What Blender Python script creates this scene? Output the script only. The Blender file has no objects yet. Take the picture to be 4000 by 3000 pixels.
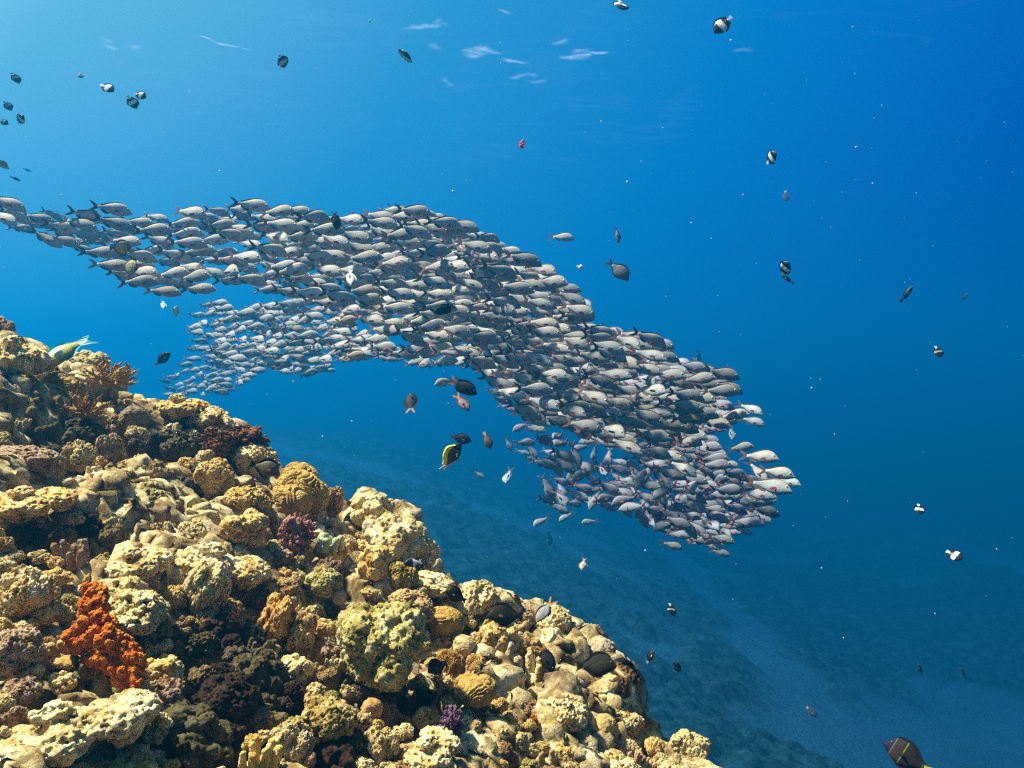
import bpy, bmesh, math, random
import numpy as np
from mathutils import Vector, Matrix, Euler

random.seed(7)
R = math.radians
scene = bpy.context.scene
col = scene.collection

# ------------------------------------------------------------------ camera, world, sun, exposure
F = 3464.0                                   # focal length in photo pixels (4000 wide -> 60 degrees)
cam = bpy.data.cameras.new('camera')
cam.sensor_width = 36.0
cam.lens = 36.0 * F / 4000.0
cam.clip_start, cam.clip_end = 0.05, 3000
cam_o = bpy.data.objects.new('camera', cam)
col.objects.link(cam_o)
cam_o.rotation_euler = (R(90), 0, 0)
scene.camera = cam_o

SUN_DIR = Vector((-0.49, 0.09, 0.865)).normalized()      # towards the sun: high, to the left
sun_elev = math.asin(SUN_DIR.z)
sun_az = math.atan2(SUN_DIR.x, SUN_DIR.y)
sun = bpy.data.lights.new('sun', 'SUN')
sun.energy = 5.0
sun.angle = R(2.5)                           # the rippled surface spreads the sun a little
sun.color = (1.0, 0.86, 0.70)
sun_o = bpy.data.objects.new('sun', sun)
col.objects.link(sun_o)
sun_o.rotation_euler = SUN_DIR.to_track_quat('Z', 'Y').to_euler()

world = bpy.data.worlds.new('World')
scene.world = world
world.use_nodes = True
wt = world.node_tree
wt.nodes.clear()
w_out = wt.nodes.new('ShaderNodeOutputWorld')
tc = wt.nodes.new('ShaderNodeTexCoord')
sky = wt.nodes.new('ShaderNodeTexSky')
sky.sky_type = 'NISHITA'
sky.sun_disc = False
sky.sun_elevation = sun_elev
sky.sun_rotation = sun_az
bg_sky = wt.nodes.new('ShaderNodeBackground')
bg_sky.inputs['Strength'].default_value = 0.05
wt.links.new(sky.outputs['Color'], bg_sky.inputs['Color'])
dotn = wt.nodes.new('ShaderNodeVectorMath'); dotn.operation = 'DOT_PRODUCT'
dotn.inputs[1].default_value = Vector((-0.72, 0.40, 0.57)).normalized()
wt.links.new(tc.outputs['Generated'], dotn.inputs[0])
mr = wt.nodes.new('ShaderNodeMapRange')
mr.inputs['From Min'].default_value = -1; mr.inputs['From Max'].default_value = 1
wt.links.new(dotn.outputs['Value'], mr.inputs['Value'])
rmp = wt.nodes.new('ShaderNodeValToRGB')
els = rmp.color_ramp.elements
stops = [(0.0, (0.0, 0.002, 0.025)), (0.42, (0.0, 0.003, 0.055)), (0.56, (0.0, 0.018, 0.135)), (0.70, (0.001, 0.055, 0.165)),
         (0.82, (0.012, 0.085, 0.165)), (0.92, (0.06, 0.135, 0.18)), (1.0, (0.24, 0.30, 0.32))]
els[0].position, els[1].position = 0.0, 1.0
els[0].color = (*stops[0][1], 1); els[1].color = (*stops[-1][1], 1)
for p_, c_ in stops[1:-1]:
    e = els.new(p_); e.color = (*c_, 1)
wt.links.new(mr.outputs['Result'], rmp.inputs['Fac'])
bg_w = wt.nodes.new('ShaderNodeBackground')
bg_w.inputs['Strength'].default_value = 1.0
wt.links.new(rmp.outputs['Color'], bg_w.inputs['Color'])
sep = wt.nodes.new('ShaderNodeSeparateXYZ')
wt.links.new(tc.outputs['Generated'], sep.inputs[0])
win = wt.nodes.new('ShaderNodeMapRange'); win.interpolation_type = 'SMOOTHSTEP'     # the open sky lies inside the steep window overhead
win.inputs['From Min'].default_value = 0.62; win.inputs['From Max'].default_value = 0.78
wt.links.new(sep.outputs['Z'], win.inputs['Value'])
mixw = wt.nodes.new('ShaderNodeMixShader')
wt.links.new(win.outputs['Result'], mixw.inputs['Fac'])
wt.links.new(bg_w.outputs[0], mixw.inputs[1])
wt.links.new(bg_sky.outputs[0], mixw.inputs[2])
wt.links.new(mixw.outputs[0], w_out.inputs['Surface'])

vs = scene.view_settings
vs.view_transform = 'Standard'
vs.look = 'None'
vs.exposure = 1.85
vs.gamma = 1.0
scene.cycles.use_denoising = False
scene.cycles.max_bounces = 6
scene.cycles.diffuse_bounces = 2
scene.cycles.volume_bounces = 0
scene.cycles.transparent_max_bounces = 8
scene.cycles.sample_clamp_indirect = 4.0
scene.cycles.filter_width = 1.35

HAZE_DENSITY = 0.050
HAZE_COLOR = (0.0015, 0.196, 0.385)
HAZE_ABSORB = (0.0, 0.09, 0.42)                 # the water takes red away first
HAZE_G = 0.53

# ------------------------------------------------------------------ small helpers
Z = Vector((0, 0, 1))

def W(px, py, d):
    return Vector(((px - 2000) / F * d, d, -(py - 1500) / F * d))

def pix(p):
    return (2000 + F * p[0] / p[1], 1500 - F * p[2] / p[1])

def tag(o, label, cat=None, group=None, kind=None):
    o['label'] = label
    if cat: o['category'] = cat
    if group: o['group'] = group
    if kind: o['kind'] = kind
    return o

def link(name, data, parent=None):
    o = bpy.data.objects.new(name, data)
    col.objects.link(o)
    if parent is not None:
        o.parent = parent
    return o

def np_mesh(name, v, f, smooth=True):
    """v (n,3) array, f (m,k) int array of equal-size faces"""
    me = bpy.data.meshes.new(name)
    v = np.ascontiguousarray(v, dtype=np.float32); f = np.ascontiguousarray(f, dtype=np.int32)
    m, k = f.shape
    me.vertices.add(len(v)); me.vertices.foreach_set('co', v.ravel())
    me.loops.add(m * k); me.loops.foreach_set('vertex_index', f.ravel())
    me.polygons.add(m)
    me.polygons.foreach_set('loop_start', np.arange(0, m * k, k, dtype=np.int32))
    me.polygons.foreach_set('loop_total', np.full(m, k, dtype=np.int32))
    me.update(calc_edges=True)
    me.validate()
    if smooth: me.shade_smooth()
    return me

def grid_faces(nu, nv):
    i = np.arange(nu - 1)[:, None] * nv + np.arange(nv - 1)[None, :]
    return np.stack([i, i + nv, i + nv + 1, i + 1], -1).reshape(-1, 4)

def get_co(me):
    a = np.empty(len(me.vertices) * 3, np.float32); me.vertices.foreach_get('co', a)
    return a.reshape(-1, 3)

def get_no(me):
    a = np.empty(len(me.vertices) * 3, np.float32); me.vertex_normals.foreach_get('vector', a)
    return a.reshape(-1, 3)

# numpy noise
def _h(ix, iy, iz, s):
    with np.errstate(over='ignore'):
        h = (ix.astype(np.int64) * 374761393 + iy.astype(np.int64) * 668265263 + iz.astype(np.int64) * 2147483647 + s * 974711) & 0xffffffff
        h = ((h ^ (h >> 13)) * 1274126177) & 0xffffffff
        h = ((h ^ (h >> 16)) * 2246822519) & 0xffffffff
        h = h ^ (h >> 15)
    return (h & 0xffffff) / float(0xffffff)

def vnoise(p, s=0):
    i = np.floor(p); f = p - i; i = i.astype(np.int64)
    u = f * f * f * (f * (f * 6 - 15) + 10)
    r = 0
    for dx in (0, 1):
        for dy in (0, 1):
            for dz in (0, 1):
                w = (u[:, 0] if dx else 1 - u[:, 0]) * (u[:, 1] if dy else 1 - u[:, 1]) * (u[:, 2] if dz else 1 - u[:, 2])
                r = r + w * _h(i[:, 0] + dx, i[:, 1] + dy, i[:, 2] + dz, s)
    return r * 2 - 1

def fbm(p, s=0, o=4, g=0.5):
    r, a, t = 0, 1.0, 0
    for k in range(o):
        r = r + a * vnoise(p * (2.03 ** k) + 17.3 * k, s + k); t += a; a *= g
    return r / t

def worley(p, s=0, jit=1.0):
    """distance to the nearest and second nearest feature point"""
    i = np.floor(p); f = p - i; i = i.astype(np.int64)
    d1 = np.full(len(p), 9.0); d2 = np.full(len(p), 9.0)
    for dx in (-1, 0, 1):
        for dy in (-1, 0, 1):
            for dz in (-1, 0, 1):
                cx, cy, cz = i[:, 0] + dx, i[:, 1] + dy, i[:, 2] + dz
                q = ((dx + jit * _h(cx, cy, cz, s) - f[:, 0]) ** 2 + (dy + jit * _h(cx, cy, cz, s + 1) - f[:, 1]) ** 2
                     + (dz + jit * _h(cx, cy, cz, s + 2) - f[:, 2]) ** 2)
                n = q < d1
                d2 = np.where(n, d1, np.minimum(d2, q)); d1 = np.where(n, q, d1)
    return np.sqrt(d1), np.sqrt(d2)

def domes(p, s=0, jit=1.0):
    d1, d2 = worley(p, s, jit)
    return np.sqrt(np.clip(1 - (d1 / 0.95) ** 2, 0, 1))

# ------------------------------------------------------------------ materials
def new_mat(name):
    m = bpy.data.materials.new(name); m.use_nodes = True
    nt = m.node_tree
    b = nt.nodes['Principled BSDF']
    return m, nt, b

def coral_mat(name, stops, scale=3.0, rough=0.85, bumps=((14, 0.55, 'noise'), (40, 0.55, 'noise'), (60, 0.2, 'vor')), spots=None, tint=True, coords='Object', detail=8, bump_d=0.022):
    m, nt, b = new_mat(name)
    N = nt.nodes; L = nt.links
    t = N.new('ShaderNodeTexCoord'); oi = N.new('ShaderNodeObjectInfo')
    add = N.new('ShaderNodeVectorMath'); add.operation = 'ADD'
    mul = N.new('ShaderNodeVectorMath'); mul.operation = 'MULTIPLY'
    cmb = N.new('ShaderNodeCombineXYZ')
    for k in range(3): L.new(oi.outputs['Random'], cmb.inputs[k])
    mul.inputs[1].default_value = (13.0, 29.0, 7.0)
    L.new(cmb.outputs[0], mul.inputs[0])
    L.new(t.outputs[coords], add.inputs[0]); L.new(mul.outputs[0], add.inputs[1])
    nz = N.new('ShaderNodeTexNoise'); nz.inputs['Scale'].default_value = scale; nz.inputs['Detail'].default_value = detail; nz.inputs['Roughness'].default_value = 0.62
    L.new(add.outputs[0], nz.inputs['Vector'])
    rp = N.new('ShaderNodeValToRGB'); e = rp.color_ramp.elements
    e[0].position, e[1].position = stops[0][0], stops[-1][0]
    e[0].color, e[1].color = (*stops[0][1], 1), (*stops[-1][1], 1)
    for p_, c_ in stops[1:-1]:
        x = e.new(p_); x.color = (*c_, 1)
    L.new(nz.outputs['Fac'], rp.inputs['Fac'])
    c = rp.outputs['Color']
    if spots:
        for (sc, lo, hi, colr, amt) in spots:
            n2 = N.new('ShaderNodeTexNoise'); n2.inputs['Scale'].default_value = sc; n2.inputs['Detail'].default_value = 5; n2.inputs['Roughness'].default_value = 0.65
            L.new(add.outputs[0], n2.inputs['Vector'])
            mp = N.new('ShaderNodeMapRange'); mp.inputs['From Min'].default_value = lo; mp.inputs['From Max'].default_value = hi; mp.inputs['To Max'].default_value = amt
            L.new(n2.outputs['Fac'], mp.inputs['Value'])
            mx = N.new('ShaderNodeMix'); mx.data_type = 'RGBA'
            L.new(mp.outputs['Result'], mx.inputs['Factor'])
            L.new(c, mx.inputs['A']); mx.inputs['B'].default_value = (*colr, 1)
            c = mx.outputs['Result']
    if tint:
        mt = N.new('ShaderNodeMix'); mt.data_type = 'RGBA'; mt.blend_type = 'MULTIPLY'; mt.inputs['Factor'].default_value = 1.0
        L.new(c, mt.inputs['A']); L.new(oi.outputs['Color'], mt.inputs['B'])
        c = mt.outputs['Result']
    L.new(c, b.inputs['Base Color'])
    b.inputs['Roughness'].default_value = rough
    b.inputs['Specular IOR Level'].default_value = 0.15
    nrm = None
    for (sc, st, kind) in bumps:
        if kind == 'noise':
            n3 = N.new('ShaderNodeTexNoise'); n3.inputs['Detail'].default_value = 6; n3.inputs['Roughness'].default_value = 0.7; o = 'Fac'
        else:
            n3 = N.new('ShaderNodeTexVoronoi'); o = 'Distance'
        n3.inputs['Scale'].default_value = sc
        L.new(add.outputs[0], n3.inputs['Vector'])
        bp = N.new('ShaderNodeBump'); bp.inputs['Strength'].default_value = st; bp.inputs['Distance'].default_value = bump_d
        L.new(n3.outputs[o], bp.inputs['Height'])
        if nrm is not None: L.new(nrm, bp.inputs['Normal'])
        nrm = bp.outputs['Normal']
    if nrm is not None: L.new(nrm, b.inputs['Normal'])
    return m

CREAM = (0.68, 0.52, 0.21); TAN = (0.54, 0.35, 0.09); OLIVE = (0.27, 0.24, 0.10); BROWN = (0.15, 0.085, 0.035); MAUVE = (0.27, 0.18, 0.23); GOLD = (0.42, 0.25, 0.045)
M = {}
M['pale'] = coral_mat('pale_coral', [(0.28, BROWN), (0.38, TAN), (0.48, CREAM), (0.62, (0.86, 0.74, 0.41))], 3.2,
                      spots=[(5.0, 0.60, 0.70, MAUVE, 0.7), (9.0, 0.60, 0.68, OLIVE, 0.75), (15.0, 0.60, 0.66, (0.12, 0.07, 0.03), 0.8)])
M['rock'] = coral_mat('reef_rock', [(0.28, (0.10, 0.06, 0.03)), (0.40, (0.40, 0.24, 0.07)), (0.50, (0.64, 0.49, 0.20)), (0.66, (0.84, 0.72, 0.41))], 4.5,
                      spots=[(3.0, 0.56, 0.68, (0.23, 0.14, 0.19), 0.75), (7.0, 0.60, 0.70, (0.30, 0.26, 0.09), 0.8), (14.0, 0.59, 0.65, (0.09, 0.05, 0.025), 0.8)])
M['olive'] = coral_mat('olive_coral', [(0.30, (0.14, 0.10, 0.03)), (0.46, (0.42, 0.33, 0.075)), (0.64, (0.72, 0.62, 0.26))], 4.0,
                       spots=[(6.0, 0.60, 0.70, (0.22, 0.13, 0.16), 0.6), (15.0, 0.59, 0.65, (0.06, 0.045, 0.015), 0.8)])
M['gold'] = coral_mat('golden_coral', [(0.30, (0.26, 0.14, 0.03)), (0.5, (0.44, 0.26, 0.05)), (0.72, (0.56, 0.37, 0.10))], 5.0, bumps=((50, 0.5, 'vor'),))
M['brown'] = coral_mat('brown_coral', [(0.30, (0.06, 0.03, 0.012)), (0.5, (0.18, 0.09, 0.03)), (0.72, (0.34, 0.20, 0.07))], 6.0)
M['purple'] = coral_mat('purple_coral', [(0.30, (0.28, 0.085, 0.07)), (0.5, (0.48, 0.21, 0.15)), (0.72, (0.62, 0.34, 0.24))], 8.0)
M['violet'] = coral_mat('violet_coral', [(0.30, (0.09, 0.04, 0.07)), (0.5, (0.26, 0.12, 0.19)), (0.72, (0.48, 0.33, 0.36))], 8.0)
M['orange'] = coral_mat('orange_sponge', [(0.30, (0.55, 0.09, 0.004)), (0.5, (0.92, 0.22, 0.006)), (0.72, (1.0, 0.42, 0.03))], 6.0, bumps=((14, 0.9, 'noise'), (40, 0.6, 'vor')))
M['smooth'] = coral_mat('smooth_coral', [(0.30, (0.24, 0.17, 0.08)), (0.5, (0.40, 0.31, 0.16)), (0.72, (0.50, 0.41, 0.23))], 4.5, bumps=((40, 0.4, 'noise'), (70, 0.25, 'vor')))
M['green'] = coral_mat('green_coral', [(0.30, (0.26, 0.28, 0.13)), (0.5, (0.38, 0.40, 0.20)), (0.72, (0.48, 0.50, 0.28))], 3.0, bumps=((60, 0.3, 'vor'),))
M['reef'] = coral_mat('reef_ground', [(0.30, (0.04, 0.024, 0.012)), (0.42, (0.20, 0.125, 0.038)), (0.52, (0.46, 0.345, 0.14)), (0.66, (0.76, 0.64, 0.35))], 15.0,
                      spots=[(4.0, 0.55, 0.66, (0.20, 0.11, 0.11), 0.75), (9.0, 0.58, 0.68, (0.36, 0.24, 0.04), 0.8), (75, .57, .64, (0.09, 0.05, 0.02), .85), (26, .60, .68, (0.14, 0.09, 0.03), .8)],
                      bumps=((45, 0.6, 'noise'), (110, 0.7, 'noise'), (260, 0.5, 'noise')), tint=False, bump_d=0.006)

def attr_mat(name, c0, c1, attr, scale, rough=0.9):
    m, nt, b = new_mat(name); N = nt.nodes; L = nt.links
    t = N.new('ShaderNodeTexCoord'); nz = N.new('ShaderNodeTexNoise'); nz.inputs['Scale'].default_value = scale; nz.inputs['Detail'].default_value = 8; nz.inputs['Roughness'].default_value = 0.7
    L.new(t.outputs['Object'], nz.inputs['Vector'])
    rp = N.new('ShaderNodeValToRGB'); e = rp.color_ramp.elements
    e[0].position, e[1].position = 0.36, 0.66; e[0].color, e[1].color = (*c0[0], 1), (*c0[1], 1)
    L.new(nz.outputs['Fac'], rp.inputs['Fac'])
    a = N.new('ShaderNodeAttribute'); a.attribute_name = attr
    mx = N.new('ShaderNodeMix'); mx.data_type = 'RGBA'
    L.new(a.outputs['Fac'], mx.inputs['Factor']); L.new(rp.outputs['Color'], mx.inputs['A']); mx.inputs['B'].default_value = (*c1, 1)
    L.new(mx.outputs['Result'], b.inputs['Base Color']); b.inputs['Roughness'].default_value = rough
    b.inputs['Specular IOR Level'].default_value = 0.1
    n2 = N.new('ShaderNodeTexNoise'); n2.inputs['Scale'].default_value = 5.0; n2.inputs['Detail'].default_value = 6; n2.inputs['Roughness'].default_value = .75
    L.new(t.outputs['Object'], n2.inputs['Vector'])
    bp = N.new('ShaderNodeBump'); bp.inputs['Strength'].default_value = 0.9; bp.inputs['Distance'].default_value = 0.25
    L.new(n2.outputs['Fac'], bp.inputs['Height']); L.new(bp.outputs['Normal'], b.inputs['Normal'])
    return m

# ------------------------------------------------------------------ the near reef: a slope falling to the right, broken off along a crest
PC, PA, PB = -1.118, -0.444, 0.173            # z = PC + PA x + PB y
PN = Vector((-PA, -PB, 1)).normalized()

def reef_hit(px, py, off=0.0):
    rx, rz = (px - 2000) / F, -(py - 1500) / F
    d = (PC + off / PN.z) / (rz - PA * rx - PB)
    return Vector((rx * d, d, rz * d))

OUTLINE = [(-900, 980), (-300, 1200), (0, 1300), (90, 1350), (180, 1440), (330, 1420), (430, 1500), (560, 1590), (720, 1590), (890, 1650), (1010, 1720), (1090, 1860),
           (1220, 1900), (1330, 2010), (1420, 1990), (1540, 2010), (1600, 2110), (1690, 2190), (1680, 2250), (1810, 2280), (1960, 2330), (2040, 2400),
           (2160, 2440), (2210, 2480), (2330, 2560), (2400, 2600), (2420, 2700), (2500, 2850), (2620, 2940), (2760, 3020), (3000, 3200), (3300, 3600)]
OXY = np.array([[reef_hit(a, b)[0], reef_hit(a, b)[1]] for a, b in OUTLINE])

POLY = np.vstack([OXY, [[2.5, 0.0], [2.0, -3.0], [-9.0, -3.0], [-9.0, 4.0]]])

def signed_out(xy):
    """distance to the crest line, positive on the far side"""
    best = np.full(len(xy), 1e9)
    for k in range(len(OXY) - 1):
        a, b = OXY[k], OXY[k + 1]
        ab = b - a; t = np.clip(((xy - a) @ ab) / (ab @ ab), 0, 1)
        q = xy - (a + t[:, None] * ab)
        best = np.minimum(best, np.hypot(q[:, 0], q[:, 1]))
    ins = np.zeros(len(xy), bool)
    for k in range(len(POLY)):
        a, b = POLY[k], POLY[(k + 1) % len(POLY)]
        if a[1] == b[1]: continue
        c = ((a[1] > xy[:, 1]) != (b[1] > xy[:, 1])) & (xy[:, 0] < (b[0] - a[0]) * (xy[:, 1] - a[1]) / (b[1] - a[1]) + a[0])
        ins ^= c
    return np.where(ins, -best, best)

HOLLOWS = [(860, 2690, 230, 300, 0.60), (1010, 2420, 70, 130, 0.2), (240, 2110, 230, 80, 0.34), (250, 1720, 200, 90, 0.28), (780, 1880, 90, 80, 0.12), (120, 2760, 120, 50, 0.14),
           (430, 2620, 130, 70, 0.12), (1330, 2300, 80, 70, 0.10), (1560, 2740, 240, 70, 0.26), (1340, 2940, 150, 90, 0.14), (2060, 2640, 60, 60, 0.10), (2300, 2660, 90, 60, 0.08), (1260, 2230, 60, 60, 0.1),
           (640, 1760, 150, 60, 0.12), (1080, 2720, 120, 140, 0.15)]

nx, ny = 680, 680
gx = np.linspace(-3.3, 1.45, nx); gy = np.linspace(-0.1, 4.65, ny)
X, Y = np.meshgrid(gx, gy, indexing='ij'); X = X.ravel(); Y = Y.ravel()
P2 = np.stack([X, Y, np.zeros_like(X)], -1)
sd = signed_out(P2[:, :2])
base = PC + PA * X + PB * Y
wob = P2 + 0.06 * np.stack([fbm(P2 * 4, 1), fbm(P2 * 4, 5), 0 * X], -1)
h = 0.19 * (domes(wob * 2.6, 11) - 0.6) + 0.10 * (domes(wob * 5.5 + 3, 21) - 0.6) + 0.06 * (domes(wob * 10, 31) - 0.6) + 0.028 * (domes(wob * 19, 35) - .6) * np.clip(0.6 + fbm(P2 * 3, 33) * 2, 0, 1) + 0.07 * fbm(P2 * 7, 51, 6, 0.62) - 0.04
for (hx, hy, hw, hh, dep) in HOLLOWS:
    c = reef_hit(hx, hy)
    q = np.stack([2000 + F * X / np.maximum(Y, .3), 1500 - F * base / np.maximum(Y, .3)], -1)
    g = np.exp(-(((q[:, 0] - hx) / hw) ** 2 + ((q[:, 1] - hy) / hh) ** 2) ** 1.5)
    h = h - dep * g * (Y > .5)
out = np.maximum(sd + 0.04 + 0.05 * fbm(P2 * 7, 61), 0)
drop = 1.9 * (np.sqrt(out ** 2 + 0.006) - math.sqrt(0.006)) + 1.3 * np.maximum(out - 0.3, 0)
zz = base + h - drop - 0.06
ZB = lambda x, y: -4 + 0.4 * np.minimum(8, -np.maximum(x, -8)) * 1.0 - 0.03 * y
zz = np.maximum(zz, -5.8)
near_clear = np.hypot(X, Y) < 0.45            # keep clear water round the camera
zz = np.where(near_clear, np.minimum(zz, -0.75), zz)
V = np.stack([X, Y, zz], -1)
me = np_mesh('reef_slope', V, grid_faces(nx, ny))
no = get_no(me)
side = 0.07 * (domes(V * 6 + 5, 71) - .5) + 0.04 * (domes(V * 13 + 2, 75) - .5) + 0.016 * (domes(V * 27 + 2, 76) - .5) + 0.035 * fbm(V * 11, 81, 5, .7) + 0.012 * fbm(V * 45, 82, 3, .7) - 0.030 * np.clip(1 - worley(V * 9, 83)[0] / .45, 0, 1) ** .7 - 0.026 * np.clip(1 - worley(V * 20, 85)[0] / .5, 0, 1) ** .7 - 0.012 * np.clip(1 - worley(V * 42, 86)[0] / .5, 0, 1) ** .7
V2 = V + no * side[:, None]
me.vertices.foreach_set('co', np.ascontiguousarray(V2, np.float32).ravel()); me.update()
me.materials.append(M['reef'])
reef_o = link('reef_slope', me)
tag(reef_o, 'sunlit rocky reef slope of dead coral and crevices falling away to the deep', 'reef', kind='structure')

# the deep slope and sandy floor beyond
def seabed_base(x, y):
    xc = -10.0 + 3.5 * np.log1p(np.exp(np.clip((x + 10.0) / 3.5, -30, 30)))
    s = -5.2 - 0.4 * xc - 0.04 * y
    f = -13.5
    return f + np.log1p(np.exp(np.clip((s - f) * 1.2, -40, 40))) / 1.2

def seabed_hit(px, py):
    rx, rz = (px - 2000) / F, -(py - 1500) / F
    d = 4.0
    while d < 150:
        if rz * d < float(seabed_base(np.array([rx * d]), np.array([d]))[0]): break
        d *= 1.01
    return np.array([rx * d, d])

nu, nv = 560, 720
tt = np.linspace(-1.15, 1.15, nu); yy = np.geomspace(8, 190, nv) - 8.0
T, YY = np.meshgrid(tt, yy, indexing='ij')
X = (T * (YY + 8) * 0.8).ravel(); Y = YY.ravel() - 3
P2 = np.stack([X, Y, 0 * X], -1)
sand = np.zeros(len(X))
SAND = [([(2080, 2010), (2170, 2120), (2290, 2260)], 0.55), ([(2480, 2040), (2640, 2170), (2800, 2340), (2960, 2560), (3180, 2780), (3400, 2900)], 0.9),
        ([(2900, 2400), (3020, 2560), (3150, 2720), (3330, 2830)], 0.7), ([(3300, 2930), (3600, 2860), (4000, 2960), (4200, 3050)], 2.2), ([(3560, 2790), (3800, 2830), (4100, 2900)], 1.6),
        ([(2150, 2700), (2500, 2600)], 0.15), ([(1880, 1700), (1960, 1790)], 0.8), ([(2230, 1500), (2260, 1600)], 0.5)]
wxy = P2[:, :2] + 1.6 * np.stack([fbm(P2 * .5, 3), fbm(P2 * .5, 8)], -1)
for pts, wd in SAND:
    q = [seabed_hit(*p) for p in pts]
    for a, b in zip(q[:-1], q[1:]):
        ab = b - a; t = np.clip(((wxy - a) @ ab) / (ab @ ab), 0, 1)
        d = np.hypot(*(wxy - (a + t[:, None] * ab)).T)
        sand = np.maximum(sand, np.clip(1.6 - d / wd, 0, 1))
sand = np.maximum(sand, np.clip((fbm(P2 * .22, 77, 4) - 0.22) * 5, 0, 0.9))
rough_ = 1 - 0.9 * sand
h = (0.35 * (domes(P2 * 0.5, 12) - .5) + 0.30 * (domes(P2 * 1.1, 13) - .5) + 0.30 * (domes(P2 * 2.3, 15) - .5) + 0.30 * fbm(P2 * 2.4, 14, 5, .7)) * rough_ + 0.5 * fbm(P2 * .18, 19)
zb = seabed_base(X, Y) + h
V = np.stack([X, Y, zb], -1)
me = np_mesh('seabed', V, grid_faces(nu, nv))
at = me.attributes.new('sand', 'FLOAT', 'POINT'); at.data.foreach_set('value', sand.astype(np.float32))
me.materials.append(attr_mat('seabed', ((0.001, 0.004, 0.005), (0.036, 0.105, 0.12)), (0.035, 0.115, 0.17), 'sand', 2.2))  # dark teal albedo puts the water's blue haze into rock and sand
tag(link('seabed', me), 'deep reef slope and sandy floor coloured blue-green like the water they fade into', 'seabed', kind='structure')

# the underside of the water surface: clear, sun glints painted on as pale streaks
SURF = 4.6
sx = np.linspace(-7.4, 5.6, 470); sy = np.linspace(8.6, 19, 380)
X, Y = np.meshgrid(sx, sy, indexing='ij'); X = X.ravel(); Y = Y.ravel()
P2 = np.stack([X, Y, 0 * X], -1)
painted_glint = np.zeros(len(X))
WISP = [((790, 148), (950, 195), 0.055, 1.0), ((1580, 122), (1680, 104), 0.16, .75), ((1640, 120), (1720, 75), 0.10, .5), ((1840, 210), (1900, 190), 0.20, .85), ((1870, 185), (1930, 200), 0.12, .6),
        ((1960, 228), (2040, 240), 0.16, .8), ((2200, 220), (2290, 215), 0.16, .85), ((2250, 195), (2350, 200), 0.14, .7), ((2020, 310), (2080, 290), 0.15, .5), ((1970, 30), (2010, 65), 0.08, .6),
        ((2160, 165), (2190, 160), .12, .4), ((1690, 180), (1720, 182), .14, .4), ((1700, 85), (1740, 95), .10, .4), ((2890, 205), (2930, 200), .12, .35), ((400, 150), (450, 180), .12, .4),
        ((530, 180), (570, 190), .2, .3), ((2080, 320), (2120, 310), .12, .3), ((1730, 300), (1750, 330), .12, .3)]
wx = P2[:, :2] + 0.12 * np.stack([fbm(P2 * 5, 3, 3), fbm(P2 * 5, 8, 3)], -1)
brk = np.clip(0.75 + 1.3 * fbm(P2 * np.array([3.4, 6.0, 1]), 5, 4), 0, 1)
for a, b, wd, st in WISP:
    a3 = W(*a, 1); b3 = W(*b, 1)
    a2 = np.array([a3.x, a3.y]) * SURF / a3.z; b2 = np.array([b3.x, b3.y]) * SURF / b3.z
    ab = b2 - a2; tq = (wx - a2) @ ab / (ab @ ab); t = np.clip(tq, 0, 1)
    d = np.hypot(*(wx - (a2 + t[:, None] * ab)).T)
    painted_glint = np.maximum(painted_glint, 0.16 * st * np.clip(brk * 1.5 - .45, 0, 1) * np.exp(-(d / (wd * 0.42)) ** 2))
me = np_mesh('water_surface', np.stack([X, Y, SURF + 0.05 * fbm(P2 * .8, 9)], -1), grid_faces(470, 380))
rip = 1 - np.abs(fbm(P2 * np.array([0.55, 1.5, 1]) + 4, 55, 4, .55)) * 3.2
painted_glint = np.maximum(painted_glint, 0.004 * np.clip(rip - 0.62, 0, 1) / 0.38 * np.clip(0.35 + 1.6 * fbm(P2 * .45, 58, 2), 0, 1))
at = me.attributes.new('painted_glint', 'FLOAT', 'POINT'); at.data.foreach_set('value', painted_glint.astype(np.float32))
m = bpy.data.materials.new('water_surface'); m.use_nodes = True; nt = m.node_tree; nt.nodes.clear()
o_ = nt.nodes.new('ShaderNodeOutputMaterial'); tr = nt.nodes.new('ShaderNodeBsdfTransparent'); tl = nt.nodes.new('ShaderNodeBsdfTranslucent'); mx = nt.nodes.new('ShaderNodeMixShader'); a = nt.nodes.new('ShaderNodeAttribute')
a.attribute_name = 'painted_glint'; tl.inputs['Color'].default_value = (0.85, 0.93, 0.92, 1)
nt.links.new(a.outputs['Fac'], mx.inputs['Fac']); nt.links.new(tr.outputs[0], mx.inputs[1]); nt.links.new(tl.outputs[0], mx.inputs[2]); nt.links.new(mx.outputs[0], o_.inputs['Surface'])
me.materials.append(m)
tag(link('water_surface', me), 'underside of the water surface with sun glints painted as thin pale streaks', 'water', kind='structure')

# the water itself
me = bpy.data.meshes.new('haze')
bm = bmesh.new(); bmesh.ops.create_cube(bm, size=1)
x0, x1, y0, y1, z0, z1 = -170, 170, -25, 215, -17.5, 5.0
for v in bm.verts:
    v.co = ((x0 + x1) / 2 + v.co.x * (x1 - x0), (y0 + y1) / 2 + v.co.y * (y1 - y0), (z0 + z1) / 2 + v.co.z * (z1 - z0))
bm.to_mesh(me); bm.free()
m = bpy.data.materials.new('haze'); m.use_nodes = True; nt = m.node_tree; nt.nodes.clear()
o_ = nt.nodes.new('ShaderNodeOutputMaterial'); pv = nt.nodes.new('ShaderNodeVolumePrincipled')
pv.inputs['Color'].default_value = (*HAZE_COLOR, 1); pv.inputs['Density'].default_value = HAZE_DENSITY; pv.inputs['Anisotropy'].default_value = HAZE_G
pv.inputs['Absorption Color'].default_value = (*HAZE_ABSORB, 1)
nt.links.new(pv.outputs[0], o_.inputs['Volume'])
me.materials.append(m)
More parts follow.
